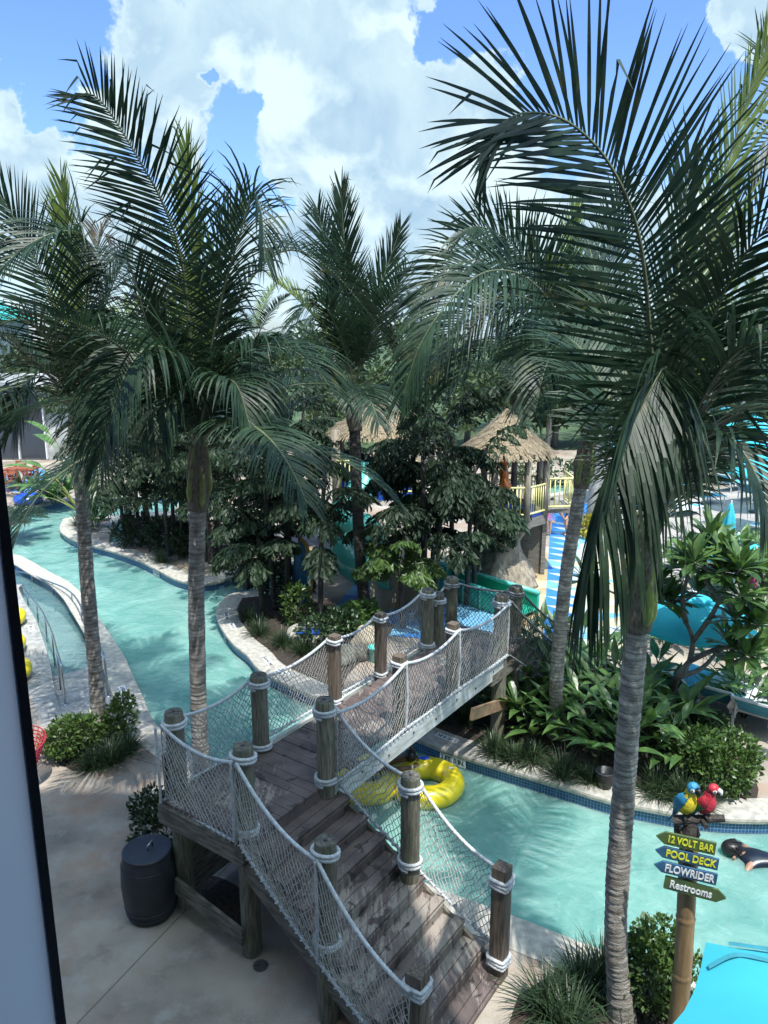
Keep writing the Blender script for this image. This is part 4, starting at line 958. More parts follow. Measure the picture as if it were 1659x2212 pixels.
# ---- fishtail palms
def fishtail(loc, h, label, seed, nst=3, nl=5, L=1.7, trunk_r=.07, lean=.05, m=None, spread=.35, group='fishtail palms on the island', low=.35):
    r = random.Random(seed); root = empty('fishtail_palm', loc, label, 'palm tree', group)
    for k in range(nst):
        a = k*2.4 + seed; bpos = V(loc) + V((math.cos(a), math.sin(a), 0))*(spread*r.uniform(.4, 1) if nst > 1 else 0); hh = h*r.uniform(.72, 1.0) if k else h
        top_ = bpos + V((math.cos(a)*lean*hh, math.sin(a)*lean*hh, hh)); mb = MB(); P = resample(crom([bpos, bpos.lerp(top_, .5) + rdir(r)*.08, top_], 6), .12)
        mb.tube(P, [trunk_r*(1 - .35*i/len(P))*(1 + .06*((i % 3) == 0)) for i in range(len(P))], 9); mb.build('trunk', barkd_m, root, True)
        lf = MB()
        for j in range(nl):
            t = low + (1 - low)*(j + .6)/nl; p0 = P[min(len(P)-1, int(t*(len(P)-1)))]; az = j*2.4 + seed*1.7 + k; el = R(r.uniform(20, 60) if t < .95 else 75)
            Ra = arc(p0, az, el, L*r.uniform(.8, 1.15), R(r.uniform(55, 85)), r.uniform(-.2, .2), 14)
            lf.tube(Ra, [.016*(1 - i/18) for i in range(len(Ra))], 4)
            for i in range(4, 15):
                T = (Ra[min(i, 14)] - Ra[i-1]).normalized(); S = V((-math.sin(az), math.cos(az), 0)); pl = L*.36*(1 - abs(i - 8)/13)
                for sg in (1, -1):
                    d = (S*sg + T*.5 + rdir(r)*.15).normalized(); p = Ra[i].copy(); ns = 9; st = pl/ns
                    for q in range(ns):
                        d = (d + DOWN*.09).normalized(); p = p + d*st
                        for s2 in (1, -1):
                            ld = (d*.7 + d.cross(UP).normalized()*s2*.6 + DOWN*r.uniform(.45, 1.1) + rdir(r)*.25).normalized(); W = ld.cross(rdir(r)).normalized(); ll = .155*r.uniform(.7, 1.3); ww = ll*.27
                            e = p + ld*ll; lf.poly([p, e - W*ww*.9 - ld*ll*.38, e - W*ww*.25 - ld*ll*.08, e + W*ww*.9 + ld*ll*.12])
        lf.build('crown', m or fish_m, root)
    return root
FI = [((380,1185),23.9,4.6,4,6,2.0,'broad dark fishtail clump on the island point behind the second palm trunk'),
 ((285,1150),25.5,4.2,4,6,1.9,'fishtail clump at the left end of the thicket beside the small spa pool'),
 ((470,1190),23.2,4.8,4,6,2.0,'fishtail clump at the back of the island inlet'),
 ((330,1130),28,5.2,3,6,2.1,'tall fishtail clump rising behind the left thicket'),
 ((612,1300),19.0,4.3,3,6,1.6,'fishtail clump with bare lower trunks standing by the painted surfboard'),
 ((692,1340),17.9,4.3,1,6,1.35,'slim fishtail palm with a pale scarred trunk left of the dark palm'),
 ((560,1265),20.6,4.4,3,6,1.9,'dense fishtail clump at the left side of the island bed'),
 ((925,1285),18.6,5.0,3,7,1.9,'large dark fishtail palm standing beside the far end post of the bridge'),
 ((1000,1260),19.4,4.6,2,7,1.9,'fishtail palm half hiding the thatched hut and its orange carving'),
 ((918,1250),20.4,5.0,2,7,1.5,'fishtail palm behind the beige rendered wall'),
 ((1020,1250),20.0,3.2,2,5,1.5,'lower fishtail palm in front of the carved tree trunk'),
 ((745,1230),25.5,5.4,2,6,1.9,'fishtail palm rising behind the tube slide'),
 ((640,1180),25.0,5.2,3,6,2.0,'fishtail clump at the back of the island near the second thatched tower')]
for i, (b, Y, h, ns, nl, L, lab) in enumerate(FI):
    p = A(b[0], b[1], Y); fishtail(V((p.x, Y, 0)), h, lab, 20 + i, ns, nl, L, low=.42 if h > 4 else .3)
fishtail(V((*A(872, 1300, 17.6).xy, 0)), 1.75, 'young pale green fishtail palm drooping over the beige wall by the bridge', 41, 1, 8, 1.05, .075, m=shrub_m, low=.7)
fishtail(V((*A(570, 1330, 18.4).xy, 0)), 2.1, 'small fishtail palm with a smooth grey stem on the island tip', 42, 1, 9, 1.25, .08, low=.7)
# ---- shrubs, tufts and ginger
p = G(160, 1632); shrub(p, [((0,0,.36),(.42,.40,.36)), ((-.18,-.1,.3),(.32,.3,.28)), ((.2,.05,.42),(.3,.3,.3))], 2300, .085, 'round light green shrub at the left of the small planting bed', 51)
p = G(262, 1600); shrub(p, [((0,0,.4),(.3,.28,.36)), ((.05,.1,.65),(.2,.2,.22)), ((-.1,-.1,.25),(.25,.22,.22))], 1500, .08, 'upright green shrub at the right of the small planting bed', 52, m=shrub_m)
p = G(352, 1850); shrub(p, [((0,0,.45),(.38,.36,.42)), ((-.15,.1,.7),(.25,.25,.25))], 1500, .085, 'dark shrub half hidden behind the black barrel', 53, m=dshrub_m)
p = G(1400, 2175); shrub(p, [((0,0,.45),(.36,.36,.4)), ((.1,.15,.66),(.28,.28,.28)), ((-.1,0,.60),(.24,.26,.28)), ((.3,-.05,.4),(.28,.28,.36))], 3400, .075, 'bright green shrub between the front palm trunk and the bamboo signpost', 54)
p = G(1560, 1710); shrub(p, [((0,0,.42),(.5,.42,.42)), ((-.3,.25,.55),(.42,.4,.4)), ((.2,.2,.55),(.4,.4,.38))], 3200, .095, 'glossy green shrub with a white flower at the right end of the ginger bed', 55, m=shrub_m)
p = G(1490, 1625); shrub(p, [((0,0,.4),(.42,.4,.36)), ((.3,.1,.4),(.36,.36,.34))], 1700, .11, 'darker shrub in front of the striped towel lounger', 56, m=dshrub_m)
p = G(1270, 1160); shrub(p, [((0,0,.35),(.45,.4,.38))], 500, .2, 'yellow croton bush beside the leaning palm trunk', 57, m=yel_m, name='croton_bush', asp=.35)
p = G(690, 1395); shrub(p, [((0,0,.35),(.5,.5,.4)), ((.45,.2,.45),(.45,.4,.4))], 1300, .12, 'leafy dark shrub at the foot of the slim fishtail palm', 58, m=dshrub_m)
p = G(755, 1370); shrub(p, [((0,0,.35),(.45,.45,.38)), ((.3,.3,.4),(.45,.4,.35))], 1300, .13, 'leafy green shrub at the foot of the dark island palm', 59, m=ginger_m)
p = G(640, 1345); shrub(p, [((0,0,.5),(.35,.35,.5))], 500, .17, 'yellowish green variegated shrub by the small round kerb', 60, m=shrub_m, asp=.35)
TU = [((240,1648),1.2,'liriope tuft at the front of the small planting bed'),((205,1660),1.0,'liriope tuft below the round light shrub'),((275,1628),1.1,'liriope tuft at the right corner of the small bed'),
 ((1065,1628),1.1,'liriope tuft nearest the bridge beam'),((1105,1645),1.05,'second liriope tuft from the bridge beam'),((1148,1650),1.15,'liriope tuft left of the leaning palm foot'),((1215,1680),1.25,'large liriope tuft at the coping below the leaning palm'),((1275,1690),.9,'liriope tuft left of the front palm trunk'),((1420,1718),1.2,'liriope tuft just right of the front palm trunk by the coping'),((1475,1728),1.3,'liriope tuft left of the white flowering shrub'),((1510,1742),1.0,'liriope tuft nearest the parrots'),
 ((1180,2180),1.25,'large liriope tuft at the foot of the stair'),((1255,2150),1.35,'large liriope tuft touching the front palm trunk'),((1225,2230),1.3,'liriope tuft at the bottom edge left of the front palm'),((1300,2120),1.3,'liriope tuft behind the front palm trunk'),
 ((170,1136),1.3,'grassy tuft on the island nose beside the left palm trunk'),((560,1372),1.2,'dark tuft on the island tip near the depth tiles'),((610,1395),1.2,'dark tuft behind the coping above the net'),((540,1340),1.2,'dark tuft under the small fishtail palm'),((655,1412),1.1,'dark tuft next to the bridge post'),((350,1215),1.3,'dark tuft on the coping of the island point'),((425,1236),1.3,'dark tuft behind the second palm trunk on the island'),
 ((965,1535),1.5,'strappy dark plant under the bridge beam'),((1005,1560),1.4,'strappy dark plant beside the brace'),((1040,1520),1.4,'strappy dark plant behind the brace')]
for i, (q, s, lab) in enumerate(TU): make_tuft(G(*q), s, lab, 200 + i, 190)
GI = [((1120,1520),1.15,10,'large ginger plant nearest the bridge corner'),((1085,1560),.75,6,'low ginger plant under the bridge corner'),((1165,1470),1.0,8,'ginger plant left of the leaning palm'),((1260,1560),1.05,9,'ginger plant right of the leaning palm'),
 ((1300,1640),1.1,9,'ginger plant left of the front palm trunk'),((1400,1650),1.05,9,'ginger plant right of the front palm trunk'),((1330,1560),1.1,9,'ginger plant behind the front palm trunk'),((1420,1590),1.0,8,'ginger plant under the frangipani'),((1240,1470),.9,7,'ginger plant at the back of the bed'),((1370,1520),.9,7,'ginger plant at the back of the bed by the umbrella'),((1150,1590),.8,6,'small ginger plant at the front of the bed')]
for i, (q, h, ns, lab) in enumerate(GI): ginger(G(*q), h, lab, 300 + i, ns, .72, .165)
# right-hand bed beyond the blue umbrella
for i, (q, Y, h, lab) in enumerate((((1530,1160),17.5,1.1,'strap-leaved plant below the closed umbrella'),((1590,1180),16.8,1.3,'broad-leaved plant behind the small umbrella'),((1640,1190),16.5,1.3,'broad-leaved plant at the right edge behind the small umbrella'),((1450,1215),16.5,1.0,'broad-leaved plant left of the small umbrella'),((1650,1330),13.5,1.4,'broad-leaved plant at the right edge under the frangipani'),((1625,1400),13.2,1.1,'broad-leaved plant right of the open umbrella'))):
    p = A(*q, Y); ginger(V((p.x, Y, 0)), h, lab, 330 + i, 9, .6, .13, group='broad-leaved plants near the loungers')
# ---- frangipani
fr = empty('frangipani_tree', G(1440, 1515), 'frangipani with forked grey branches, rosettes of long leaves and pink flowers', 'tree')
Yf = G(1440, 1515).y - 1.1
BR = [[(1440,1515,1.1),(1462,1465,.05),(1490,1428,.0)], [(1490,1428,0),(1497,1385,.1),(1482,1345,.2),(1455,1300,.4)], [(1482,1345,.2),(1475,1290,.1),(1490,1230,.0)], [(1497,1385,.1),(1530,1340,-.2),(1555,1295,-.4),(1575,1240,-.5)], [(1490,1428,0),(1540,1405,-.3),(1590,1390,-.6),(1625,1350,-.8)], [(1555,1295,-.4),(1520,1240,-.1),(1530,1180,.0)], [(1540,1405,-.3),(1580,1430,-.7),(1610,1420,-1.0)], [(1455,1300,.4),(1425,1290,.6),(1400,1300,.7)], [(1590,1390,-.6),(1640,1300,-.6),(1650,1240,-.5)], [(1462,1465,.05),(1520,1440,.3),(1570,1380,.5)]]
tips = []
for b in BR:
    P = crom([A(x, y, Yf + d) for x, y, d in b], 6); mb = MB(); first = b is BR[0]
    mb.tube(P, [(.085 if first else .05)*(1 - .45*i/len(P)) for i in range(len(P))], 9); mb.build('branch', grey_branch_m, fr, True); tips.append(P[-1])
r = random.Random(9); lf = MB(); ex = [A(x, y, Yf + d) for x, y, d in ((1480,1200,-.2),(1560,1240,-.7),(1600,1290,-.9),(1535,1160,.2),(1600,1190,.1),(1640,1350,-1.0),(1420,1265,.5),(1590,1340,-.2),(1655,1190,.3),(1450,1230,.6),(1510,1280,.3),(1630,1250,-.4),(1560,1190,-.3),(1650,1290,.2),(1425,1300,.2),(1268,1255,.9),(1580,1400,-.6),(1500,1215,-.6),(1640,1420,-.6),(1600,1230,-.9))]
for t in tips[1:] + ex:
    for k in range(22):
        a = k*2.4; e = R(r.uniform(-15, 75)); d = V((math.cos(a)*math.cos(e), math.sin(a)*math.cos(e), math.sin(e)))
        blade(lf, t + d*.04, d, r.uniform(.36, .56), .14, r.uniform(.2, .8), 5, .2, shape=(.12, .5, .85, 1, .75, .05))
for t in ex:
    st = min(tips, key=lambda q: (q - t).length)
    q = MB(); q.tube([st, st.lerp(t, .5) + DOWN*.06, t], [.024, .021, .018], 6); q.build('branch', grey_branch_m, fr, True)
lf.build('foliage', frang_m, fr)
for x, y, d in ((1625,1258,-.9), (1475,1222,-.3), (1490,1180,-.3)):
    c = A(x, y, Yf + d); mb = MB()
    for k in range(16):
        cc_ = c + rdir(r)*.06
        for j in range(5):
            a = j*1.2566; dd = V((math.cos(a), -.6, math.sin(a))); blade(mb, cc_, dd, .04, .026, .1, 3, .1)
    mb.build('flower', pink_m, fr)
# ---- broad paddle-leaved plant, philodendron and small palm at far left
tr = empty('paddle_leaf_plant', V((*A(175, 1085, 29.5).xy, 0)), 'tall plant with big torn paddle leaves behind the left palm trunk', 'plant'); st = MB(); lf = MB(); c = V(tr.location)
for k, (az, el, h) in enumerate(((2.9, 62, 2.3), (2.6, 75, 2.9), (3.3, 48, 1.9), (3.0, 85, 3.2), (.6, 70, 2.6), (2.2, 55, 2.0), (3.6, 66, 2.3), (4.2, 60, 1.8), (2.9, 36, 1.5))):
    P = arc(c, az, R(el), h, R(25), 0, 8); st.tube(P, [.04 - .003*i for i in range(9)], 6); blade(lf, P[-1], P[-1] - P[-2] + V((math.cos(az), math.sin(az), 0))*.25, 1.5, .48, .7, 7, .25)
st.build('stem', sheath_m, tr); lf.build('foliage', banana_m, tr)
ginger(V((*A(118, 1075, 31.5).xy, 0)), .9, 'yellow-green philodendron beside the blue ring float', 71, 12, .75, .42, banana_m, 'philodendron', 'plant', None)
ginger(V((*A(60, 1075, 33).xy, 0)), .9, 'dark leafed plant behind the blue ring float', 72, 8, .6, .2, dshrub_m, 'leafy_plant', 'plant', None)
ginger(V((*A(205, 1125, 27.5).xy, 0)), .8, 'leafy low plant on the island nose between the palm and the spa pool', 73, 10, .5, .18, ginger_m, 'leafy_plant', 'plant', None)
sp = empty('small_palm', V((*A(12, 1100, 26.5).xy, 0)), 'low fan of palm fronds at the left edge by the window frame', 'palm tree')
for k in range(9): frond(arc(V(sp.location) + V((0, 0, .3)), k*.7, R(50), 1.5, R(80)), L=.5, n=26, w=.05, droop=.5, seed=k, parent=sp, rr=.02)
# ---- cycad-like stump palm by the closed umbrella and the royal palm trunk
cy = empty('cycad_palm', V((*A(1548, 1135, 18.5).xy, 0)), 'stocky palm with a shaggy brown trunk beside the closed turquoise umbrella', 'palm tree'); c = V(cy.location)
mb = MB(); mb.tube([c + V((0, 0, z)) for z in (0, .3, .6, .9, 1.1)], [.30, .30, .26, .24, .2], 12, True, lambda a, d, i: 1 + .12*math.sin(5*a + i*2)); mb.build('trunk', fiber_m, cy)
for k in range(16): frond(arc(c + V((0, 0, 1.1)), k*2.4, R(70 - 4*k), 1.9, R(70)), L=.42, n=34, w=.035, droop=.25, seed=60 + k, parent=cy, rr=.02)
ry = empty('royal_palm', V((*A(1287, 1150, 27).xy, 0)), 'smooth pale grey trunk of a royal palm behind the leaning palm', 'palm tree'); c = V(ry.location)
mb = MB(); mb.tube([c, c + V((0, 0, 1)), c + V((0, 0, 3)), c + V((.05, 0, 5.2))], [.42, .36, .33, .28], 18); mb.build('trunk', mat('pale_palm_trunk', (.46, .45, .42), .8, (.33, .32, .29), 3, .3, 30, stretch=(1, 1, 3)), ry, True)
for k in range(11): frond(arc(c + V((.05, 0, 5.2)), k*2.4, R(75 - 6*k), 3.3, R(75)), L=.7, n=40, w=.05, droop=.6, seed=80 + k, parent=ry)
# ---- hedge and background trees
hd = empty('hedge', V((*A(1215, 1030, 36).xy, 0)), 'clipped green hedge beyond the far pool', 'hedge'); mb = MB(); c = V(hd.location); rr = random.Random(4)
leafcloud(mb, [(c + V((x, 0, .55)), (.9, .6, .65)) for x in (-2.6, -1.4, -.2, 1.0, 2.2, 3.4, 4.6, 5.8, 7, 8.2, 9.4)], 3600, .22, rr); mb.build('foliage', bgtree_m, hd)
BT = [((1120,930),44,5.8,2.8,'round light green tree behind the thatched hut'),((1200,900),48,5.2,2.6,'light green tree right of the thatched hut'),((1010,900),50,6.8,3.2,'tree far behind the fishtail palms'),((1480,860),52,6.6,3.6,'bushy tree behind the right-hand loungers'),((1560,850),60,7.4,4.0,'dark bushy tree far right behind the umbrellas'),((1640,850),55,7.6,4.0,'bushy tree at the right edge on the skyline'),
 ((1400,880),58,6.0,3.6,'low tree on the skyline behind the front palm'),((1300,880),62,6.4,4.0,'low tree on the skyline between the right palms'),((230,980),40,6.0,3.0,'green tree behind the left palm'),((330,960),44,6.6,3.4,'green tree behind the left thicket'),((560,950),46,7.0,3.6,'tree far behind the island thicket'),((450,900),56,8.0,4.0,'tall tree far behind the second palm'),((680,920),52,7.2,3.6,'tree behind the second thatched tower'),((860,900),56,7.6,3.8,'tree behind the tall fishtail palms'),
 ((60,960),46,6.6,3.2,'bushy tree beside the glass building'),((140,960),48,6.0,3.2,'bushy tree left of the left palm crown'),((500,960),39,5.6,3.0,'tree behind the inlet of the island'),((760,940),40,5.6,2.8,'low tree behind the tube slide tower'),((930,940),40,5.4,2.8,'low tree left of the thatched hut'),((1080,930),56,6.4,4.0,'wide tree on the skyline behind the hut'),((1260,930),50,5.6,3.4,'wide tree behind the royal palm trunk'),((1380,930),47,5.2,3.2,'wide tree behind the front frond'),((1540,930),50,5.6,3.2,'wide tree behind the far loungers'),((1640,940),46,5.4,3.0,'wide tree at the right edge behind the umbrellas')]
for i, (q, Y, h, rad, lab) in enumerate(BT):
    p = A(*q, Y); root = empty('broadleaf_tree', V((p.x, Y, 0)), lab, 'tree', 'trees beyond the pool'); rr = random.Random(500 + i); c = V(root.location)
    mb = MB(); mb.tube([c, c + V((.1, 0, h*.35)), c + V((-.1, .1, h*.7))], [.22, .17, .1], 9); mb.build('trunk', grey_branch_m, root, True)
    mb = MB(); bl = []
    for k in range(9):
        v = rdir(rr, -.5); bl.append((c + V((v.x*rad*.62, v.y*rad*.62, h*.62 + v.z*h*.26)), (rad*rr.uniform(.3, .5), rad*rr.uniform(.3, .5), h*rr.uniform(.12, .2))))
    leafcloud(mb, bl, 2400, .42, rr); mb.build('crown', bgtree_m, root)
for i, (q, Y, h, lab) in enumerate((((1060,820),60,8.0,'far palm on the skyline right of the island'),((1190,800),46,6.8,'far palm above the thatched hut'),((1600,870),40,6.5,'far palm at right behind the umbrellas'),((1440,900),38,5.6,'short palm behind the loungers'),((720,850),50,8.0,'far palm behind the second tower'),((560,880),40,6.8,'far palm between the two left crowns'))):
    p = A(*q, Y); c = V((p.x, Y, 0)); palm('far_palm', lab, c, [c, c + V((.1, 0, h*.5)), c + V((0, 0, h - 1.0))], .15, [], 40 + i, gen=13, group='palms in the distance', boots=False, sheath=False, leafn=30, lw=.07)
# dark undergrowth below the thickets
for i, (q, bl, n, s, lab) in enumerate((
 ((300,1180),[((0,0,.5),(.9,.5,.55)),((1.0,-.3,.5),(.7,.5,.5))],1500,.17,'dark undergrowth at the left foot of the island thicket'),
 ((365,1200),[((0,.3,.6),(.8,.5,.6)),((.7,.2,.5),(.6,.5,.5))],1300,.17,'dark undergrowth behind the coping bend of the island'),
 ((460,1215),[((0,.5,.6),(.9,.5,.65)),((-.8,.5,.5),(.6,.5,.5))],1400,.17,'dark undergrowth right of the second palm trunk'),
 ((530,1270),[((0,.3,.55),(.6,.5,.6)),((.5,.3,.6),(.6,.5,.6))],1300,.15,'dark undergrowth at the left end of the island bed'),
 ((600,1300),[((0,.3,.5),(.6,.5,.5)),((.5,.1,.4),(.5,.4,.4))],1200,.15,'dark undergrowth between the island trunks'))):
    shrub(G(*q), bl, n, s, lab, 600 + i, m=fish_m, asp=.4)
# ================================================================ HOTEL WITH THE WINDOW THE PHOTO IS TAKEN FROM
ht = empty('hotel_building', (0, .5, 0), 'pale grey window reveal with black gasket, plus unseen hotel walls stepped to cast shade', 'building')
mb = MB()
y0, y1 = .62, .98
for x0, x1, z0, z1 in ((-40, -.80, -.2, 25), (1.9, 2.95, -.2, 25), (2.95, 40, -.2, 8.4), (-.80, 1.9, -.2, 5.3), (-.80, 1.9, 9.3, 25)):  # unseen tower and low wing, heights stepped to shade the near deck
    mb.box(((x0+x1)/2, (y0+y1)/2, (z0+z1)/2), (x1-x0, y1-y0, z1-z0))
mb.build('wall', hotelwall_m, ht)
mb = MB(); mb.box((-17.9, -5, 24.8), (42.8, 11.2, .4)); mb.box((21.5, -5, 8.25), (37, 11.2, .3)); mb.build('roof', hotelwall_m, ht)
mb = MB()
for c, d in (((.5, -2.2, 5.1), (6, 5.6, .2)), ((.5, -2.2, 9.4), (6, 5.6, .2)), ((-2.5, -2.2, 7.25), (.2, 5.6, 4.1)), ((3.5, -2.2, 7.25), (.2, 5.6, 4.1)), ((.5, -5, 7.25), (6, .2, 4.1))): mb.box(c, d)
mb.build('room', white_m, ht)
fr_ = MB(); fr_.prism([(-.463, .90), (-.490, .955), (-.80, .955), (-.80, .30), (-.66, .30)], 5.3, 9.3); wf = fr_.build('window_frame', jamb_m, ht)
mb = MB(); mb.prism([(-.462, .895), (-.4515, .899), (-.481, .953), (-.489, .953)], 5.31, 9.29); mb.build('gasket', gasket_m, wf)
# ================================================================ SIGNPOST AND PARROTS
Ys = 6.2
sg = empty('signpost', V((*A(1472, 2100, Ys).xy, 0)), 'bamboo signpost with four arrow boards and a log perch', 'signpost')
bx, by = sg.location.x, sg.location.y
pt = A(1487, 1790, Ys + .05)
mb = MB(); P = resample(crom([V((bx, by, 0)), V((bx + .01, by, 1.0)), V((pt.x, by + .02, pt.z))], 6), .02); kk = len(P)
def bam(i):
    z = i*.02; r = .084
    for nd in (.34, .98, 1.62, 2.2): r += .007*math.exp(-((z - nd)/.014)**2) - .003*math.exp(-((z - nd - .03)/.014)**2)
    return r
mb.tube(P, [bam(i) for i in range(kk)], 20); mb.build('pole', bamboo_m, sg, True)
Mt = V((.955, -.295, 0)); Mn = V((-.295, -.955, 0))
mb = MB(); mb.bar(A(1462, 1800, Ys + .1), A(1462, 1772, Ys + .1), .06, .05, Mt); mb.build('bracket', greywood_m, sg)
def board(px, py, ln, h, tilt, left, m, txt, tm, ts, sx=1.0, two=None):
    c = A(px, py, Ys - .13); ax = (Mt + UP*tilt).normalized(); up = ax.cross(Mn); up = -up if up.z < 0 else up
    s = -1 if left else 1; out = [(-ln/2*s, -h/2), (ln/2*s, -h/2*1.0), (ln/2*s + s*h*.62, .0), (ln/2*s, h/2), (-ln/2*s, h/2)]
    mb = MB(); n_ = len(out)
    for d in (0, -.022):
        for x, y in out: mb.P(c + ax*x + up*y + Mn*(d))
    mb.face(list(range(n_)) if not left else list(range(n_))[::-1]); mb.face((list(range(n_, 2*n_))[::-1]) if not left else list(range(n_, 2*n_)))
    for i in range(n_): j = (i+1) % n_; mb.face((i, j, n_+j, n_+i))
    bd = mb.build('board', m, sg, bevel=.004)
    t = text_mesh(txt, ts, tm, ext=.003); t.parent = bd
    Mx = Matrix((ax, up, Mn)).transposed(); t.rotation_euler = Mx.to_euler(); t.location = c + Mn*.003 - V(sg.location) + ax*(.0); t.scale = (sx, 1.12, 1)
    return bd
board(1491, 1823, .43, .128, -.055, True, boardg_m, '12 VOLT BAR', lettery_m, .088, .76)
board(1492, 1855, .47, .118, -.06, True, boardb_m, 'POOL DECK', lettery_m, .092, .84)
board(1489, 1887, .47, .118, -.065, True, boardb_m, 'FLOWRIDER', letterw_m, .096, .80)
board(1492, 1921, .45, .122, -.085, False, boardg_m, 'Restrooms', letterw_m, .098, .84)
pc = A(1495, 1772, Ys)
mb = MB(); q0 = pc - Mt*.16 + V((0, 0, -.035)); q1_ = pc + Mt*.27 + V((0, 0, .075))
mb.tube([q0, q0.lerp(q1_, .35), q0.lerp(q1_, .7), q1_], [.05, .042, .037, .034], 12, True, lambda a, d, i: 1 + .08*math.sin(3*a + i)); mb.tube([pc + V((0,0,-.13)), pc + V((0,0,-.06)), pc], [.085, .06, .04], 12)
mb.tube([q0.lerp(q1_, .55), q0.lerp(q1_, .62) + Mn*.12], [.03, .022], 8)
mb.build('perch', perch_m, sg)
pal = dict(blue=mat('parrot_blue', (.03, .26, .42), .5, (.02, .17, .3), 30, .4, 60), yellow=mat('parrot_yellow', (.66, .52, .03), .5, (.5, .38, .02), 30, .4, 60), red=mat('parrot_red', (.50, .03, .05), .5, (.36, .02, .035), 30, .4, 60), green=mat('parrot_green', (.05, .20, .07), .5), face=mat('parrot_face', (.72, .70, .66), .5), beak=mat('parrot_beak', (.02, .02, .022), .4))
def parrot(name, lab, foot, fwd, s, body, wing, wing2, tail, head, beak):
    root = empty(name, foot, lab, 'parrot statue'); f = V(fwd).normalized(); r_ = f.cross(UP)
    def Q(a, b, z): return V(foot) + f*(a*s) + r_*(b*s) + UP*(z*s)
    mb = MB(); sp = resample(crom([Q(-.06,0,.03), Q(-.02,0,.07), Q(.015,0,.15), Q(.02,0,.23), Q(.03,0,.28), Q(.045,0,.315)], 5), .012*s)
    prof = [(.0,.030),(.15,.055),(.35,.078),(.55,.075),(.75,.056),(.9,.045),(1,.03)]
    def pr(t):
        for (a, b), (c, d) in zip(prof, prof[1:]):
            if t <= c: return b + (d-b)*(t-a)/(c-a)
        return .03
    mb.tube(sp, [pr(i/(len(sp)-1))*s for i in range(len(sp))], 14); bo = mb.build('body', body, root, True)
    mb = MB(); mb.ball(Q(.05,0,.325), (.055*s,.05*s,.056*s), 14, 10); hd = mb.build('head', head, root, True)
    mb = MB()
    for sd in (1, -1): mb.ball(Q(.072, .026*sd, .318), (.026*s,.024*s,.024*s), 10, 7)
    mb.build('face_patch', pal['face'], hd, True)
    mb = MB()
    for sd in (1, -1): mb.ball(Q(.085, .046*sd, .328), (.008*s,)*3, 8, 5)
    mb.build('eye', pal['beak'], hd, True)
    mb = MB(); mb.tube([Q(.095,0,.335), Q(.122,0,.325), Q(.130,0,.300), Q(.122,0,.278)], [.026*s,.024*s,.015*s,.003*s], 9); mb.build('beak', beak, hd, True)
    mb = MB(); mb.tube([Q(.098,0,.302), Q(.112,0,.290), Q(.112,0,.278)], [.016*s,.013*s,.005*s], 8); mb.build('lower_beak', pal['beak'], hd, True)
    for sd in (1, -1):
        mb = MB(); P = crom([Q(.035,.062*sd,.25), Q(.0,.082*sd,.2), Q(-.05,.07*sd,.12), Q(-.10,.03*sd,.03), Q(-.13,.012*sd,-.05)], 5)
        mb.k = 0; kk_ = len(P)
        rows = []
        for i, p in enumerate(P):
            t = i/(kk_-1); wd = (.044 + .030*math.sin(math.pi*min(1, t*1.2)))*(1 - t**3*.8)*s
            Tw = (P[min(i+1, kk_-1)] - P[max(i-1, 0)]).normalized(); Dw = Tw.cross(r_).normalized(); rows.append([p + Dw*math.cos(a)*wd*.78 + r_*sd*math.sin(a)*.020*s for a in [2*math.pi*j/10 for j in range(10)]])
        mb.grid(rows, True); mb.m = [0 if (i//10) < kk_*.35 else (1 if (i//10) < kk_*.6 else 2) for i in range(len(mb.f))]
        mb.build('wing', [wing, wing2, tail], root, True)
    mb = MB(); mb.bar(Q(-.06,0,.06), Q(-.19,0,-.16), .045*s, .02*s); mb.build('tail', tail, root, bevel=.006)
    mb = MB()
    for sd in (1, -1):
        for k in (-1, 0, 1): mb.tube([Q(0, .03*sd, .03), Q(.025, (.03 + .012*k)*sd, .012), Q(.045, (.03 + .016*k)*sd, -.02)], [.012*s, .010*s, .006*s], 6)
    mb.build('foot', perch_m, root, True)
def onp(t, dz=.04): return q0.lerp(q1_, t) + UP*dz
parrot('parrot_statue', 'blue and yellow macaw statue perched at the left of the signpost log', onp(.24), (.42, -.9, 0), .98, pal['yellow'], pal['blue'], pal['blue'], pal['blue'], pal['blue'], pal['beak'])
parrot('parrot_statue', 'red macaw statue with blue and green wing perched at the right of the signpost log', onp(.62, .036), (.72, -.7, 0), .90, pal['red'], pal['red'], pal['green'], pal['blue'], pal['red'], pal['face'])
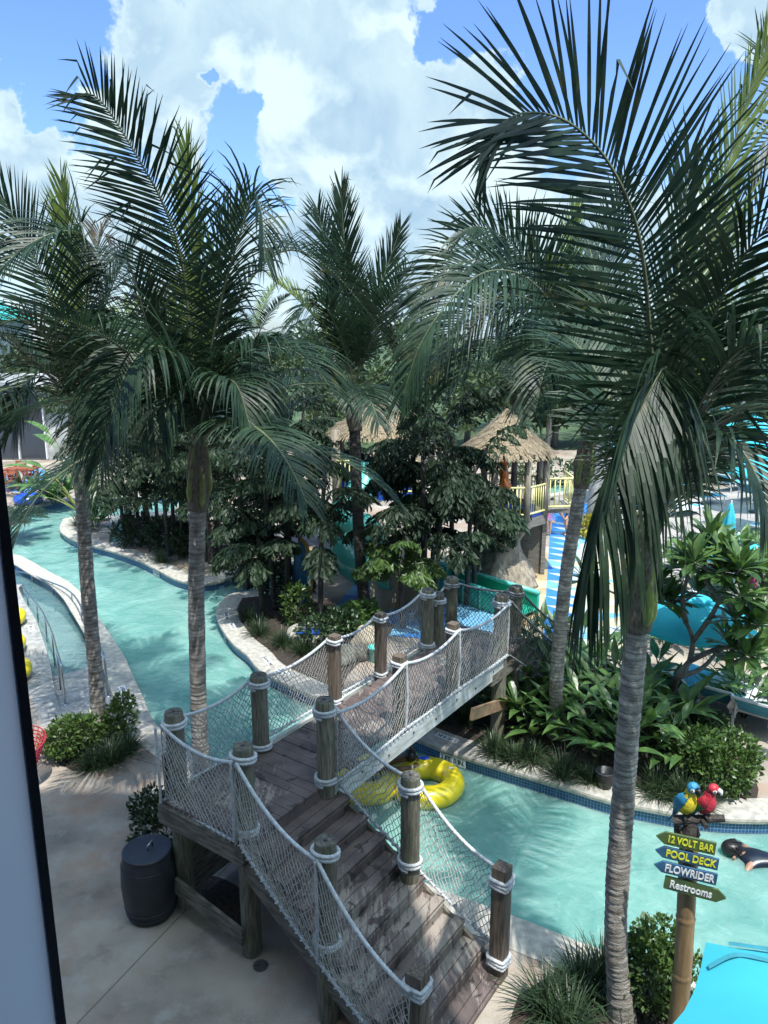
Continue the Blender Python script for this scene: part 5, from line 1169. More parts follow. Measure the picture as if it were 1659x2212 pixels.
# ================================================================ UMBRELLAS
def umbrella(c, R_, zr, zt_, n, rot, label, tilt=0, vent=True, pole=True, name='patio_umbrella', straps=False, ribs=True):
    root = empty(name, (c[0], c[1], 0), label, 'umbrella', 'turquoise umbrellas'); mb = MB(); seg = 6; c = V((c[0], c[1], 0))
    def S_(k, t, f):   # panel k, radial t, across f
        a0 = rot + 2*math.pi*k/n; a1 = rot + 2*math.pi*(k+1)/n
        p0 = V((math.cos(a0), math.sin(a0), 0)); p1 = V((math.cos(a1), math.sin(a1), 0))
        p = p0.lerp(p1, f)*(R_*t); z = zt_ + (zr - zt_)*(t**1.12); z -= .05*R_*t*math.sin(math.pi*f)*.9*(t if t < 1 else 1)
        sc_ = 1 - .05*math.sin(math.pi*f)*(t == 1)
        return V((c.x + p.x*sc_, c.y + p.y*sc_, z))
    ts = [.03, .2, .4, .6, .8, 1.0]; fs = [0, .2, .4, .6, .8, 1]
    for k in range(n):
        mb.grid([[S_(k, t, f) for f in fs] for t in ts])
        e = [S_(k, 1.0, f) for f in fs]; mb.grid([e, [p + V((0, 0, -.07)) for p in e]])
    can = mb.build('canopy', turq_m, root, True)
    if vent:
        mb = MB()
        for k in range(n):
            rows = [[(S_(k, t, f) - V((c.x, c.y, 0)))*1 + V((c.x, c.y, 0)) + V((0, 0, .06 + .02*math.sin(math.pi*f)*(t > .2))) for f in fs] for t in (.03, .15, .27)]; mb.grid(rows)
        mb.build('vent_cap', turq_m, can, True); mb = MB(); mb.lathe((c.x, c.y, zt_ + .03), [(.03, 0), (.035, .03), (.02, .06), (.004, .075)], 10); mb.build('finial', white_m, root, True)
    if pole:
        mb = MB(); mb.tube([c, V((c.x, c.y, zt_ - .02))], .022, 10); mb.build('pole', white_m, root); mb = MB(); mb.lathe((c.x, c.y, 0), [(.25, 0), (.25, .06), (.05, .1), (.03, .3)], 18); mb.build('base', iron_m, root)
    if ribs:
        for k in range(n):
            mb = MB(); a = S_(k, .05, 0) - V((0,0,.02)); b = S_(k, .98, 0) - V((0,0,.025)); mb.tube([a, b], .009, 5); mb.build('rib', white_m, root)
    if straps:
        for st_ in straps:
            mb = MB(); a = crom([S_(kk_, t_, f_) + V((0, 0, .016)) for kk_, f_, t_ in st_], 5)
            d = (a[-1] - a[0]).cross(UP).normalized()*.022; mb.grid([[p - d, p + d] for p in a]); mb.build('tie_strap', turqd_m, can)
    return root
K0 = G(1524, 2040, 2.3); side = 1.5
cen = K0 + V((side*math.cos(R(-61.9)), side*math.sin(R(-61.9)), 0))
rot0 = R(118.1)
umbrella(cen, side, 2.32, 2.78, 8, rot0, 'large turquoise umbrella with loose tie straps cut off by the lower right corner', straps=[[(7,.85,.985),(7,.5,.86),(7,.2,.74),(6,.9,.66)], [(0,.20,.93),(0,.0,.82),(7,.75,.74),(7,.4,.69),(7,.05,.66)]])
cu_ = A(1497, 1340, 13.9); umbrella((cu_.x, 13.9), 1.18, 1.62, 2.12, 8, .2, 'open turquoise umbrella in the shade of the frangipani tree')
cu_ = A(1592, 1190, 16.5); umbrella((cu_.x, 16.5), .98, 2.25, 2.6, 8, .1, 'small open turquoise umbrella with a pale finial above the frangipani leaves')
for px, py, Y, r_, zr, lab in ((1330,1045,32,1.6,2.5,'turquoise umbrella behind the royal palm trunk'),(1645,985,30,1.5,2.9,'turquoise umbrella at the right edge'),(1600,1010,36,1.6,2.8,'turquoise umbrella left of the one at the right edge'),(1420,1020,40,1.6,2.6,'turquoise umbrella behind the hanging front frond'),(1500,1000,44,1.7,2.9,'far turquoise umbrella on the lounger terrace'),(1645,1050,27,1.3,2.2,'low turquoise umbrella at the right edge by the loungers')):
    p = A(px, py, Y); umbrella((p.x, Y), r_, zr, zr + .6, 8, .3, lab, ribs=False)
cl = empty('patio_umbrella', V((*A(1576, 1125, 20).xy, 0)), 'closed turquoise umbrella standing folded beside the shaggy palm trunk', 'umbrella', 'turquoise umbrellas'); c = V(cl.location)
mb = MB(); mb.tube([c + UP*z for z in (.75, 1.0, 1.6, 2.2, 2.5, 2.6)], [.20, .23, .19, .13, .06, .02], 20, True, lambda a, d, i: 1 + .22*math.cos(5*a)); mb.build('canopy', turq_m, cl, True)
mb = MB(); mb.tube([c, c + UP*2.66], .025, 8); mb.build('pole', white_m, cl); mb = MB(); mb.tube([c + UP*1.25, c + UP*1.3], .225, 14); mb.build('tie_strap', turqd_m, cl)
# ================================================================ LOUNGERS
def make_lounger():
    root = empty('sun_lounger', (0, 0, 0), 'x', 'sun lounger', 'blue sun loungers'); mb = MB(); L2 = 1.25
    for s in (-.32, .32): mb.bar((s, 0, .34), (s, L2, .34), .04, .05)
    for y in (.02, L2 - .02): mb.bar((-.32, y, .34), (.32, y, .34), .04, .04)
    mb.build('frame', white_m, root)
    for s in (-.32, .32):
        for y in (.12, L2 + .25):
            mb = MB(); mb.bar((s, y, 0), (s, y, .33), .035, .035, (0, 1, 0)); mb.build('leg', white_m, root)
    mb = MB(); mb.bar((-.32, L2, .34), (-.32, L2 + .3, .34), .035, .04); mb.bar((.32, L2, .34), (.32, L2 + .3, .34), .035, .04); mb.build('frame', white_m, root)
    mb = MB(); rows = [[(x, y, .37 - .02*math.sin(math.pi*(x + .3)/.6)) for x in (-.3, -.15, 0, .15, .3)] for y in (.03, .4, .8, L2 - .02)]; mb.grid(rows); mb.grid([[(x, y, z - .012) for x, y, z in r_] for r_ in rows]); mb.build('sling_seat', sling_m, root, True)
    by_, bz = L2 + .50, .80
    bk = MB(); rows = [[(x, L2 + (by_ - L2)*t, .38 + (bz - .38)*t - .015*math.sin(math.pi*(x + .3)/.6)) for x in (-.3, -.15, 0, .15, .3)] for t in (0, .33, .66, 1)]; bk.grid(rows); bk.grid([[(x, y + .01, z - .01) for x, y, z in r_] for r_ in rows]); back = bk.build('sling_back', sling_m, root, True)
    mb = MB()
    for s in (-.32, .32): mb.bar((s, L2, .36), (s, by_, bz), .04, .04)
    mb.bar((-.32, by_, bz), (.32, by_, bz), .04, .04); mb.bar((-.28, L2 + .3, .33), (-.28, L2 + .33, .62), .025, .025); mb.bar((.28, L2 + .3, .33), (.28, L2 + .33, .62), .025, .025); mb.build('back_frame', white_m, back)
    return root
lo0 = make_lounger(); LO = [((1522,1478),0,2.3,'blue lounger lying nearest the frangipani trunk'),((1592,1502),0,2.45,'blue lounger between the frangipani and the towel-covered lounger'),((1668,1528),0,2.45,'lounger at the right edge carrying a white striped towel'),((1440,1112),0,2.0,'far lounger left of the white towel heap'),((1505,1108),0,2.0,'far lounger with a small red item behind the towel heap'),((1555,1085),0,2.0,'far lounger behind the shaggy palm trunk'),((1625,1150),0,3.6,'lounger with a pale striped back right of the closed umbrella'),((1655,1150),0,3.6,'raised blue lounger at the right edge by the closed umbrella'),((1610,1055),0,2.1,'far lounger in the second row at right'),((1655,1075),0,2.1,'far lounger at the right edge in the second row'),((1430,1060),0,2.0,'farthest lounger by the pool at left of its row'),((1480,1062),0,2.0,'farthest lounger at the middle of its row')]
LR = []
for i, (q, z, a, lab) in enumerate(LO):
    p = G(*q)
    if i == 0: lo0.location = p; lo0.rotation_euler = (0, 0, a); lo0['label'] = lab; LR.append(lo0)
    else: LR.append(copy_tree(lo0, p, a, label=lab))
def towel(lo, lab, y0=.2, y1=1.7, seed=0, heap=False):
    root = empty('towel', lo.location, lab, 'towel'); mb = MB(); M = Matrix.Rotation(lo.rotation_euler.z, 3, 'Z'); r = random.Random(seed); rows = []
    for i in range(15):
        y = y0 + (y1 - y0)*i/14; z = .39 if y < 1.25 else .39 + (y - 1.25)*.86
        row = []
        for j in range(13):
            x = -.42 + .84*j/12; zz = z + .035*noise.noise(V((x*5, y*5, seed))) + .03 - max(0, abs(x) - .33)*2.2
            row.append(V(lo.location) + M @ V((x, y, zz)))
        rows.append(row)
    mb.grid(rows); mb.build('cloth', towel_m, root, True)
towel(LR[2], 'white striped towel spread over the lounger at the right edge', .1, 1.6, 1); towel(LR[4], 'white towel on the far lounger with the red item', .5, 1.3, 2); towel(LR[1], 'crumpled white towel on the middle near lounger', .0, .7, 4)
th = empty('towel', V((*A(1490, 1165, 19).xy, 0)), 'heap of white towels over a low seat left of the shaggy palm trunk', 'towel'); mb = MB(); rows = []
for i in range(16):
    rows.append([])
    for j in range(16):
        x = -1.0 + 2.0*i/15; y = -.5 + j/15; z = .55*math.exp(-(x*x*1.4 + y*y*3.5)) + .12*noise.noise(V((x*3, y*3, 2))); rows[-1].append(V(th.location) + V((x, y + x*.3, max(.02, z))))
mb.grid(rows); mb.build('cloth', towel_m, th, True)
# ================================================================ FLOATS
def ring(name, c, R_, r, m, label, cat='ring float', group=None, tilt=None, parent=None):
    mb = MB(); pts = [V((R_*math.cos(2*math.pi*i/40), R_*math.sin(2*math.pi*i/40), 0)) for i in range(40)]
    if tilt: pts = [tilt @ p for p in pts]
    mb.tube([p + V(c) for p in pts], r, 18, False, lambda a, d, i: 1 + .012*math.sin(i*2.1) + .01*math.sin(i*5 + a), close=True)
    if parent: return mb.build(name, m, parent, True)
    root = empty(name, c, label, cat, group); mb.build('tube', m, root, True)
    q = MB(); vp = V((R_*.75, -R_*.65, 0)); vp = tilt @ vp if tilt else vp; q.ball(V(c) + vp + V((0, 0, r*.98)), (.02, .02, .02), 8, 5); q.build('valve', whitetile_m, root); return root
tc1 = G(922, 1690, WL + .13)
tu = empty('double_ring_float', (tc1.x, tc1.y, WL), 'yellow two-person ring float on the water passing under the bridge', 'ring float')
ring('tube', tc1, .43, .185, yellowv_m, '', parent=tu); tc2 = tc1 + V((-.98, .10, 0)); ring('tube', tc2, .43, .185, yellowv_m, '', parent=tu)
mb = MB(); hp = tc1 + V((-.03, .43, .175)); mb.ball(hp, (.12, .05, .03), 12, 6); mb.build('handle_patch', bluev_m, tu, True)
mb = MB(); mb.box(tc1 + V((.40, .13, .18)), (.09, .045, .012)); mb.build('label_patch', whitetile_m, tu)
ring('ring_float', G(62, 1092) + V((-.15, .35, .20)), .40, .19, bluev_m, 'blue ring float lying on the far bank at upper left')
for q, lab in (((40,1352),'yellow ring float leaning at the window edge, uppermost of three'),((38,1412),'yellow ring float at the window edge, middle of three'),((50,1470),'yellow ring float at the window edge, lowest of three')):
    p = G(*q); ring('ring_float', p + V((-.43, 0, .20)), .42, .17, yellowv_m, lab, group='yellow ring floats stacked by the apron')
# ================================================================ BARREL, GROUND FITTINGS
bl = empty('barrel', G(328, 1968), 'dark plastic barrel with a flat lid standing beside the bridge support', 'barrel'); c = V(bl.location); c.z = 0
mb = MB(); mb.lathe(c, [(.27, .0), (.285, .02), (.32, .25), (.335, .45), (.325, .65), (.295, .83), (.29, .85)], 40); mb.build('body', barrel_m, bl, True)
mb = MB(); mb.lathe(c, [(.293, .835), (.298, .85), (.297, .878), (.290, .888), (.27, .884), (.02, .89)], 40); ld = mb.build('lid', barrel_m, bl, True)
mb = MB(); mb.tube([c + V((.02, -.03, .89)), c + V((.025, -.03, .95)), c + V((.05, .06, .955)), c + V((.05, .06, .89))], .012, 7); mb.build('handle', metal_m, ld, True)
for k in (.08, .16, .72):
    mb = MB(); rr_ = {.08: .297, .16: .309, .72: .316}[k]; mb.tube([c + V((rr_*math.cos(2*math.pi*i/40), rr_*math.sin(2*math.pi*i/40), k)) for i in range(40)], .006, 5, False, close=True); mb.build('hoop', barrel_m, bl, True)
bo = empty('bollard', G(366, 1735), 'short dark grey post beside the corner of the bridge landing', 'bollard'); c = V(bo.location); mb = MB(); mb.lathe(c, [(.06, 0), (.06, .78), (.066, .785), (.066, .82), (.05, .835)], 16); mb.build('post', barrel_m, bo, True)
dr_ = empty('floor_drain', G(563, 2086, .002), 'round dark cast iron drain cover set in the concrete by the stair', 'drain cover'); c = V(dr_.location); mb = MB(); mb.lathe(c, [(.088, 0), (.088, .006), (.078, .008)], 28); mb.build('cover', iron_m, dr_)
t = text_mesh('WATER', .05, metal_m, ext=.001); t.parent = dr_; t.location = (0, 0, .009)
mb = MB()
for k in range(-3, 4):
    if k: hw = math.sqrt(.07**2 - (k*.02)**2); mb.bar(c + V((-hw, k*.02, .009)), c + V((hw, k*.02, .009)), .006, .003)
mb.build('rib', iron_m, dr_)
uc = empty('utility_cover', G(338, 1728, .003), 'rectangular concrete utility box lid flush with the deck beside the bollard', 'access cover'); c = V(uc.location); mb = MB(); Mu = Matrix.Rotation(.9, 3, 'Z'); mb.box(c + V((0, 0, .004)), (.40, .62, .010), Mu); lidu = mb.build('frame', ramp_m, uc, bevel=.006); mb = MB(); mb.box(c + V((0, 0, .0075)), (.34, .56, .010), Mu); mb.build('lid', coping_m, uc, bevel=.008)
# red woven chair cut off by the window edge
rc = empty('garden_chair', G(48, 1700), 'red woven plastic tub chair cut off by the window frame', 'chair'); c = V(rc.location); mb = MB()
for i in range(9):
    t = i/8; r0 = .26 + .16*t; z = .40 + .38*t; mb.tube([c + V((r0*math.cos(a), r0*math.sin(a), z + .06*math.sin(a)*t)) for a in [2*math.pi*j/28 for j in range(28)]], .010, 5, False, close=True)
for j in range(28):
    a = 2*math.pi*j/28; mb.tube([c + V((.05*math.cos(a), .05*math.sin(a), .40)), c + V((.25*math.cos(a), .25*math.sin(a), .40)), c + V((.42*math.cos(a), .42*math.sin(a), .78 + .06*math.sin(a)))], .008, 4)
mb.build('seat_shell', redchair_m, rc)
for a in (.6, 2.2, 3.8, 5.4):
    mb = MB(); mb.tube([c + V((.18*math.cos(a), .18*math.sin(a), .40)), c + V((.27*math.cos(a), .27*math.sin(a), 0))], .013, 6); mb.build('leg', white_m, rc)
pot = empty('nursery_pot', G(1305, 1700), 'black nursery pot standing among the ginger behind the front palm', 'plant pot'); mb = MB(); mb.lathe(pot.location, [(.11, 0), (.14, .26), (.15, .26), (.15, .29), (.135, .29), (.13, .2)], 20); mb.build('pot', barrel_m, pot, True)
# ---- handrails of the wade-in ramp
def handrail(pts_e, lab, t0, inset):
    root = empty('handrail', pts_e[-1], lab, 'handrail', 'stainless handrails of the wade-in ramp'); base = []
    for i in range(15):
        t = t0 + (.955 - t0)*i/14; p = along(pts_e, t); z = rampz(t); tp = offset_line(pts_e, inset); q = along(tp, t); base.append(V((q.x, q.y, z)))
    top = [b + UP*.86 for b in base]; e = base[-1]; d = (base[-1] - base[-2]).normalized()
    mb = MB(); mb.tube(resample(crom(top[:-1] + [top[-1] + DOWN*.03, e + d*.14 + UP*.68, e + d*.2 + UP*.3, e + d*.22], 5), .06), .021, 9); mb.build('rail', metal_m, root, True)
    for b, t_ in list(zip(base, top))[1:-1:2]:
        mb = MB(); mb.tube([V((b.x, b.y, max(b.z, -1.15))), t_], .018, 8); mb.build('baluster', metal_m, root, True)
    mb = MB(); mb.lathe(e + d*.22 + UP*.002, [(.055, 0), (.055, .012), (.03, .02)], 16); mb.build('foot_plate', metal_m, root, True)
handrail(rampR, 'stainless handrail along the right side of the wade-in ramp by the river divider', .12, -.10)
handrail(rampL, 'stainless handrail along the left side of the wade-in ramp by the apron', .10, .12)
flat('mulch_bed', [resample(crom(GL([(392,1935),(440,1975),(490,2020),(535,2045),(560,1990),(520,1920),(440,1890),(392,1935)]), 4), .12)[:-1]], .006, mulch_m)
# ================================================================ THATCHED HUT ON THE CARVED TREE
def thatch_roof(root, c, zr, zt_, R_, seed, flare=1.25):
    r = random.Random(seed); mb = MB(); n = 40
    def pr(t): return R_*(t**flare*.72 + .28*t) if t > 0 else .02
    mb.lathe((c.x, c.y, 0), [(max(.03, pr(t)), zt_ + (zr - zt_)*t) for t in (0, .15, .3, .45, .6, .75, .9, 1)] + [(R_*.93, zr - .12), (.05, zr + .1)], n, False)
    for i in range(2600):
        t = r.random()**.6; a = r.uniform(0, 6.283); rr = pr(t); z = zt_ + (zr - zt_)*t; t2 = min(1.09, t + .13); r2 = pr(min(1, t2)) + max(0, t2 - 1)*R_; z2 = zt_ + (zr - zt_)*t2 - max(0, t2 - 1)*.6
        a2 = a + r.uniform(-.05, .05); w_ = .022/max(.15, rr); o1, o2 = .02, r.uniform(.03, .09)
        def q(a_, r_, z_): return V((c.x + r_*math.cos(a_), c.y + r_*math.sin(a_), z_))
        mb.poly([q(a - w_, rr + o1, z + .02), q(a + w_, rr + o1, z + .02), q(a2 + w_*.5, r2 + o2, z2 + .02), q(a2 - w_*.5, r2 + o2, z2 + .02)])
    return mb.build('thatched_roof', thatch_m, root)
Yh = 21.3; hc = A(1085, 1180, Yh); hc.z = 0; PZ = 2.1
hut = empty('thatched_hut', hc, 'round thatched play hut with a yellow railing on top of a carved concrete tree trunk', 'hut')
mb = MB(); P = [hc + UP*z for z in (0, .08, .25, .5, .8, 1.1, 1.4, 1.7)]
mb.tube(P, [1.04, 1.0, .93, .80, .62, .52, .50, .50], 48, True, lambda a, d, i: 1 + (.14*math.sin(5*a + .6) + .06*math.sin(9*a + 1))*max(.15, 1 - i*.13) + .012*math.sin(37*a)); tk = mb.build('tree_trunk', fake_m, hut, True)
for a, r0 in ((-2.2, 1.0), (-1.25, 1.0), (-.35, 1.05), (.8, 1.0), (2.2, 1.0), (3.4, 1.0)):
    d = V((math.cos(a), math.sin(a), 0)); mb = MB(); q = crom([hc + d*.2 + UP*1.2, hc + d*.45 + UP*1.55, hc + d*.85 + UP*1.95, hc + d*r0 + UP*2.25], 5); mb.tube(q, [.24 - .09*i/len(q) for i in range(len(q))], 14, True, lambda an, dd, i: 1 + .05*math.sin(6*an + i)); mb.build('tree_limb', fake_m, tk, True)
mb = MB(); oc = [(hc.x + 1.2*math.cos(R(45*k + 22.5)), hc.y + 1.2*math.sin(R(45*k + 22.5))) for k in range(8)]; mb.prism(oc, PZ - .28, PZ - .02); mb.build('platform', greywood_m, hut)
mb = MB(); mb.prism([(hc.x + (x - hc.x)*.97, hc.y + (y - hc.y)*.97) for x, y in oc], PZ - .018, PZ + .06); mb.build('platform_deck', bluedeck_m, hut)
for k in range(8):
    a = V((*oc[k], 0)); b = V((*oc[(k+1) % 8], 0))
    mb = MB(); pr_ = a.lerp(hc, .04); mb.tube([pr_ + UP*(PZ - .05), pr_ + UP*(PZ + .8), pr_ + UP*(PZ + 1.65)], [.105, .095, .09], 12, True, lambda an, d, i: 1 + .08*math.sin(3*an + k)); mb.build('hut_post', fake_m, hut, True)
    mb = MB(); a2, b2 = a.lerp(b, .09), a.lerp(b, .91)
    for z in (.12, .86): mb.tube([a2 + UP*(PZ + z), b2 + UP*(PZ + z)], .028, 8)
    for j in range(8): q = a2.lerp(b2, j/7); mb.tube([q + UP*(PZ + .12), q + UP*(PZ + .86)], .017, 6)
    mb.build('railing', rail_m, hut, True)
thatch_roof(hut, hc, 3.84, 4.98, 1.24, 1)
# plank side wall of the stair behind the trunk
mb = MB(); a = A(1110, 1200, 22.3); b = A(1170, 1200, 21.9); a.z = b.z = 0
mb.prism([a, b, b + V((.05, .1, 0)), a + V((.05, .1, 0))], 0, PZ - .1); mb.build('plank_wall', greywood_m, hut)
mb = MB(); mb.box(b + UP*1.0 + V((.03, .0, 0)), (.12, .14, 2.05)); mb.build('hut_post', greywood_m, hut)
mb = MB(); mb.box(hc + V((1.5, .9, PZ - .1)), (1.1, 1.2, .12)); mb.build('platform', greywood_m, hut)
mb = MB()
for p, q in (((1.2, .2), (2.05, .3)), ((2.05, .3), (2.05, 1.5))):
    a, b = hc + V((*p, 0)), hc + V((*q, 0))
    for z in (.05, .86): mb.tube([a + UP*(PZ + z), b + UP*(PZ + z)], .028, 8)
    for j in range(7): t = a.lerp(b, j/6); mb.tube([t + UP*(PZ + .05), t + UP*(PZ + .86)], .017, 6)
mb.build('railing', rail_m, hut, True)
# carved orange ornament fixed to a hut post
ca = empty('carved_figure', A(1089, 1046, 20.2), 'glossy orange-brown carved wooden ornament hanging under the thatch eave', 'carving'); c = V(ca.location); mb = MB()
mb.tube(crom([c + V((.06, 0, -.16)), c + V((.03, 0, -.02)), c + V((.0, 0, .16)), c + V((-.02, 0, .36)), c + V((0, 0, .5))], 4), [.06, .12, .15, .17, .16, .14, .13, .13, .12, .12, .13, .13, .12, .11, .10, .08, .05], 14); mb.build('body', orange_m, ca, True)
mb = MB(); mb.ball(c + V((0, 0, .6)), (.12, .11, .13), 12, 8); mb.build('top_knob', orange_m, ca, True)
# second tower with railing, roof and tube slide
Y2 = 23.5; c2_ = A(815, 1150, Y2); c2_.z = 0; TZ = A(815, 1052, Y2).z
tw = empty('slide_tower', c2_, 'second thatched play tower with yellow railings above the teal tube slide', 'play tower')
mb = MB(); mb.box(c2_ + UP*(TZ - .1), (2.6, 2.2, .2)); mb.build('platform', bluedeck_m, tw)
for x in (-1.2, 1.2):
    for y in (-1.0, 1.0):
        mb = MB(); mb.tube([c2_ + V((x, y, 0)), c2_ + V((x, y, TZ + 1.9))], .13, 12, True, lambda an, d, i: 1 + .06*math.sin(5*an)); mb.build('hut_post', fake_m, tw, True)
mb = MB()
for p, q in (((-1.2, -1.1), (-.55, -1.1)), ((.45, -1.1), (1.2, -1.1)), ((1.3, -1), (1.3, 1)), ((-1.3, -1), (-1.3, 1))):
    a, b = c2_ + V((*p, 0)), c2_ + V((*q, 0))
    for z in (.08, 1.0): mb.tube([a + UP*(TZ + z), b + UP*(TZ + z)], .035, 8)
    for j in range(6): t = a.lerp(b, j/5); mb.tube([t + UP*(TZ + .08), t + UP*(TZ + 1.0)], .02, 6)
mb.build('railing', rail_m, tw, True); thatch_roof(tw, c2_, TZ + 1.75, TZ + 2.9, 1.45, 2)
sl = empty('tube_slide', V((*A(775, 1200, 21).xy, 0)), 'teal ribbed tube slide curling down from the second tower', 'water slide')
SP = crom([A(800,1020,22.6), A(782,1062,22.1), A(752,1098,21.6), A(758,1130,21.2), A(795,1150,20.9), A(800,1170,20.5), A(768,1178,20.0), A(748,1196,19.6), A(765,1220,19.3), A(800,1232,19.0), A(850,1240,18.8)], 8); SP = resample(SP, .12)
mb = MB(); mb.tube(SP, .43, 20, False); mb.build('slide_shell', slide_m, sl, True)
mb = MB(); mb.tube([p for p in SP[:3]], [.50, .50, .45], 20, False); mb.build('slide_mouth', slide_m, sl, True)
for i in range(6, len(SP) - 4, 7):
    mb = MB(); T = (SP[i+1] - SP[i-1]).normalized(); mb.tube([SP[i] - T*.03, SP[i] + T*.03], .475, 22); mb.build('flange', slide_m, sl)
for i in (20, 44):
    if i < len(SP): mb = MB(); p = SP[i]; mb.tube([V((p.x, p.y, 0)), p + DOWN*.4], .09, 10); mb.build('support', white_m, sl)
# beige rendered wall, flume, painted board, round kerb
rw = empty('rendered_wall', V((*A(865, 1300, 17.9).xy, 0)), 'curved beige rendered wall behind the bridge posts', 'wall'); mb = MB(); rows = []
for i in range(15):
    t = i/14; p = A(798 + 138*t, 1290, 18.2 + .9*math.sin(math.pi*t) - .3*t); h = 1.25*(1 - .25*t) + .05*math.sin(5*t)
    rows.append([V((p.x, p.y, 0)), V((p.x - .0, p.y + .03, h*.6)), V((p.x, p.y + .1, h)), V((p.x, p.y + .5, h + .02)), V((p.x, p.y + .6, 0))])
mb.grid(rows); mb.build('wall_body', rock_m, rw, True); 
fl = empty('water_flume', G(1050, 1345), 'green run-out flume of the water slide between the bridge and the splash pad', 'water slide'); a = G(925, 1262); b = G(1140, 1335)
mb = MB(); T = (b - a).normalized(); S = V((-T.y, T.x, 0))
for off, z0, z1, w_ in ((-.42, .0, .55, .08), (.42, .0, .55, .08), (0, .1, .16, .78)):
    mb.bar(a + S*off + UP*(z0 + z1)/2, b + S*off + UP*(z0 + z1)/2, w_, z1 - z0)
mb.build('trough', flume_m, fl, bevel=.03)
for off in (-.42, .42): mb = MB(); mb.tube([a + S*off + UP*.57, b + S*off + UP*.57], .06, 10); mb.build('lip', slide_m, fl, True)
for i in range(7): q = a.lerp(b, i/6); mb = MB(); mb.box(q - S*.475 + UP*.27, (.06, .06, .5)); mb.build('rib', flume_m, fl)
sb = empty('painted_board', G(652, 1305), 'tall blue board with a yellow edge standing among the fishtail trunks', 'surfboard'); c = V(sb.location)
def brd(w_, h, th, off, m, nm):
    mb = MB(); rows = []
    for i in range(13):
        t = i/12; ww = w_*(math.sin(math.pi*min(1, .12 + t*.88))**.45)*(1 if t < .98 else .3)*.5; z = h*t
        rows.append([c + V((off - ww, -th, z)), c + V((off + ww, -th, z)), c + V((off + ww, th, z)), c + V((off - ww, th, z))])
    mb.grid(rows, True); return mb.build(nm, m, sb, True)
brd(.42, 1.75, .035, 0, mat('board_blue', (.03, .20, .42), .4, (.02, .14, .33), 3), 'panel'); brd(.5, 1.83, .025, .06, mat('board_yellow', (.62, .40, .06), .45), 'edge')
kb = empty('round_kerb', G(672, 1372), 'low round concrete kerb with blue liner among the island shrubs', 'kerb'); mb = MB(); c = V(kb.location); mb.tube([c + V((.48*math.cos(a), .48*math.sin(a), .06)) for a in [2*math.pi*j/30 for j in range(30)]], .11, 8, False, close=True); mb.build('rim', coping_m, kb, True); mb = MB(); mb.lathe(c, [(.40, .02), (.02, .03)], 24); mb.build('liner', bluedeck_m, kb)
# rocks and a small blue bucket seen through the net
for q, s, lab, m in (((800,1395),.42,'ochre boulder seen through the bridge net',rock_m),((740,1430),.34,'mossy grey boulder seen through the bridge net',mat('grey_rock', (.16,.16,.13), .9, (.07,.075,.055), 4, .6, 20)),((775,1420),.3,'dark boulder between the ochre and the mossy boulders',beam_m)):
    root = empty('boulder', G(*q), lab, 'rock'); mb = MB(); b0 = bmesh.new(); bmesh.ops.create_icosphere(b0, subdivisions=3, radius=s)
    for v in b0.verts: v.co *= 1 + .35*noise.noise(v.co*3 + V(q).to_3d()); v.co.z *= .75
    vs_ = [V(root.location) + v.co + UP*s*.35 for v in b0.verts]; 
    for v in vs_: mb.P(v)
    for f in b0.faces: mb.face([v.index for v in f.verts])
    b0.free(); mb.build('stone', m, root, True)
bk_ = empty('bucket', G(812, 1428), 'small turquoise bucket behind the bridge net', 'bucket'); mb = MB(); mb.lathe(bk_.location, [(.13, 0), (.17, .32), (.18, .32), (.18, .34), (.16, .34), (.12, .05)], 20); mb.build('pail', slide_m, bk_, True)
# ================================================================ FAR LEFT: TERRACE, TABLES, BUILDINGS
gl = mat('tinted_glass', (.02, .04, .06), .12, (.02, .03, .045), .6, spec=.8)
lb = empty('glass_building', V((*A(60, 1010, 43).xy, 0)), 'building with a tall tinted glass front behind the red tables', 'building'); c = V(lb.location)
mb = MB(); mb.box(c + V((-5, 3.2, 2.4)), (16, 6, 4.8)); mb.build('wall', mat('white_render', (.26, .28, .29), .8, (.5, .5, .49), 1), lb)
for k in range(9):
    x = -12 + k*1.55; mb = MB(); mb.box(c + V((x, .16, 1.9)), (1.45, .12, 3.6)); wn_ = mb.build('window', gl, lb); mb = MB(); mb.box(c + V((x + .76, .06, 1.9)), (.07, .2, 3.7)); mb.box(c + V((x, .06, 3.75)), (1.5, .2, .08)); mb.build('mullion', white_m, wn_)
mb = MB(); mb.box(c + V((-5, 1.0, 4.3)), (16.6, 3.4, .25)); mb.build('canopy', MATS['white_render'], lb)
tb = empty('teal_roof_building', V((*A(-75, 1000, 62).xy, 0)), 'far building with a teal roof glimpsed at the left edge', 'building'); c = V(tb.location)
mb = MB(); mb.box(c + V((0, 0, 4)), (9, 8, 8)); mb.build('wall', MATS['white_render'], tb); mb = MB(); b = len(mb.v)
for q in ((-5.2, -4.6, 8), (5.2, -4.6, 8), (5.2, 4.6, 8), (-5.2, 4.6, 8), (-2, 0, 10.6), (2, 0, 10.6)): mb.P(c + V(q))
for f in ((0, 1, 5, 4), (1, 2, 5), (2, 3, 4, 5), (3, 0, 4), (3, 2, 1, 0)): mb.face(f)
mb.build('roof', mat('teal_roof', (.05, .45, .42), .5), tb)
rb = empty('pale_tower_building', V((*A(1690, 950, 75).xy, 0)), 'pale multi-storey building at the right edge behind the palm fronds', 'building'); c = V(rb.location)
mb = MB(); mb.box(c + V((3, 0, 4.5)), (11, 9, 9)); mb.build('wall', mat('pale_stucco', (.66, .66, .64), .8, (.56, .56, .55), 1), rb)
for k in range(3):
    for j in range(5): mb = MB(); mb.box(c + V((-1.4 + j*2.1, -4.5, 1.8 + k*2.8)), (1.2, .12, 1.5)); mb.build('window', gl, rb)
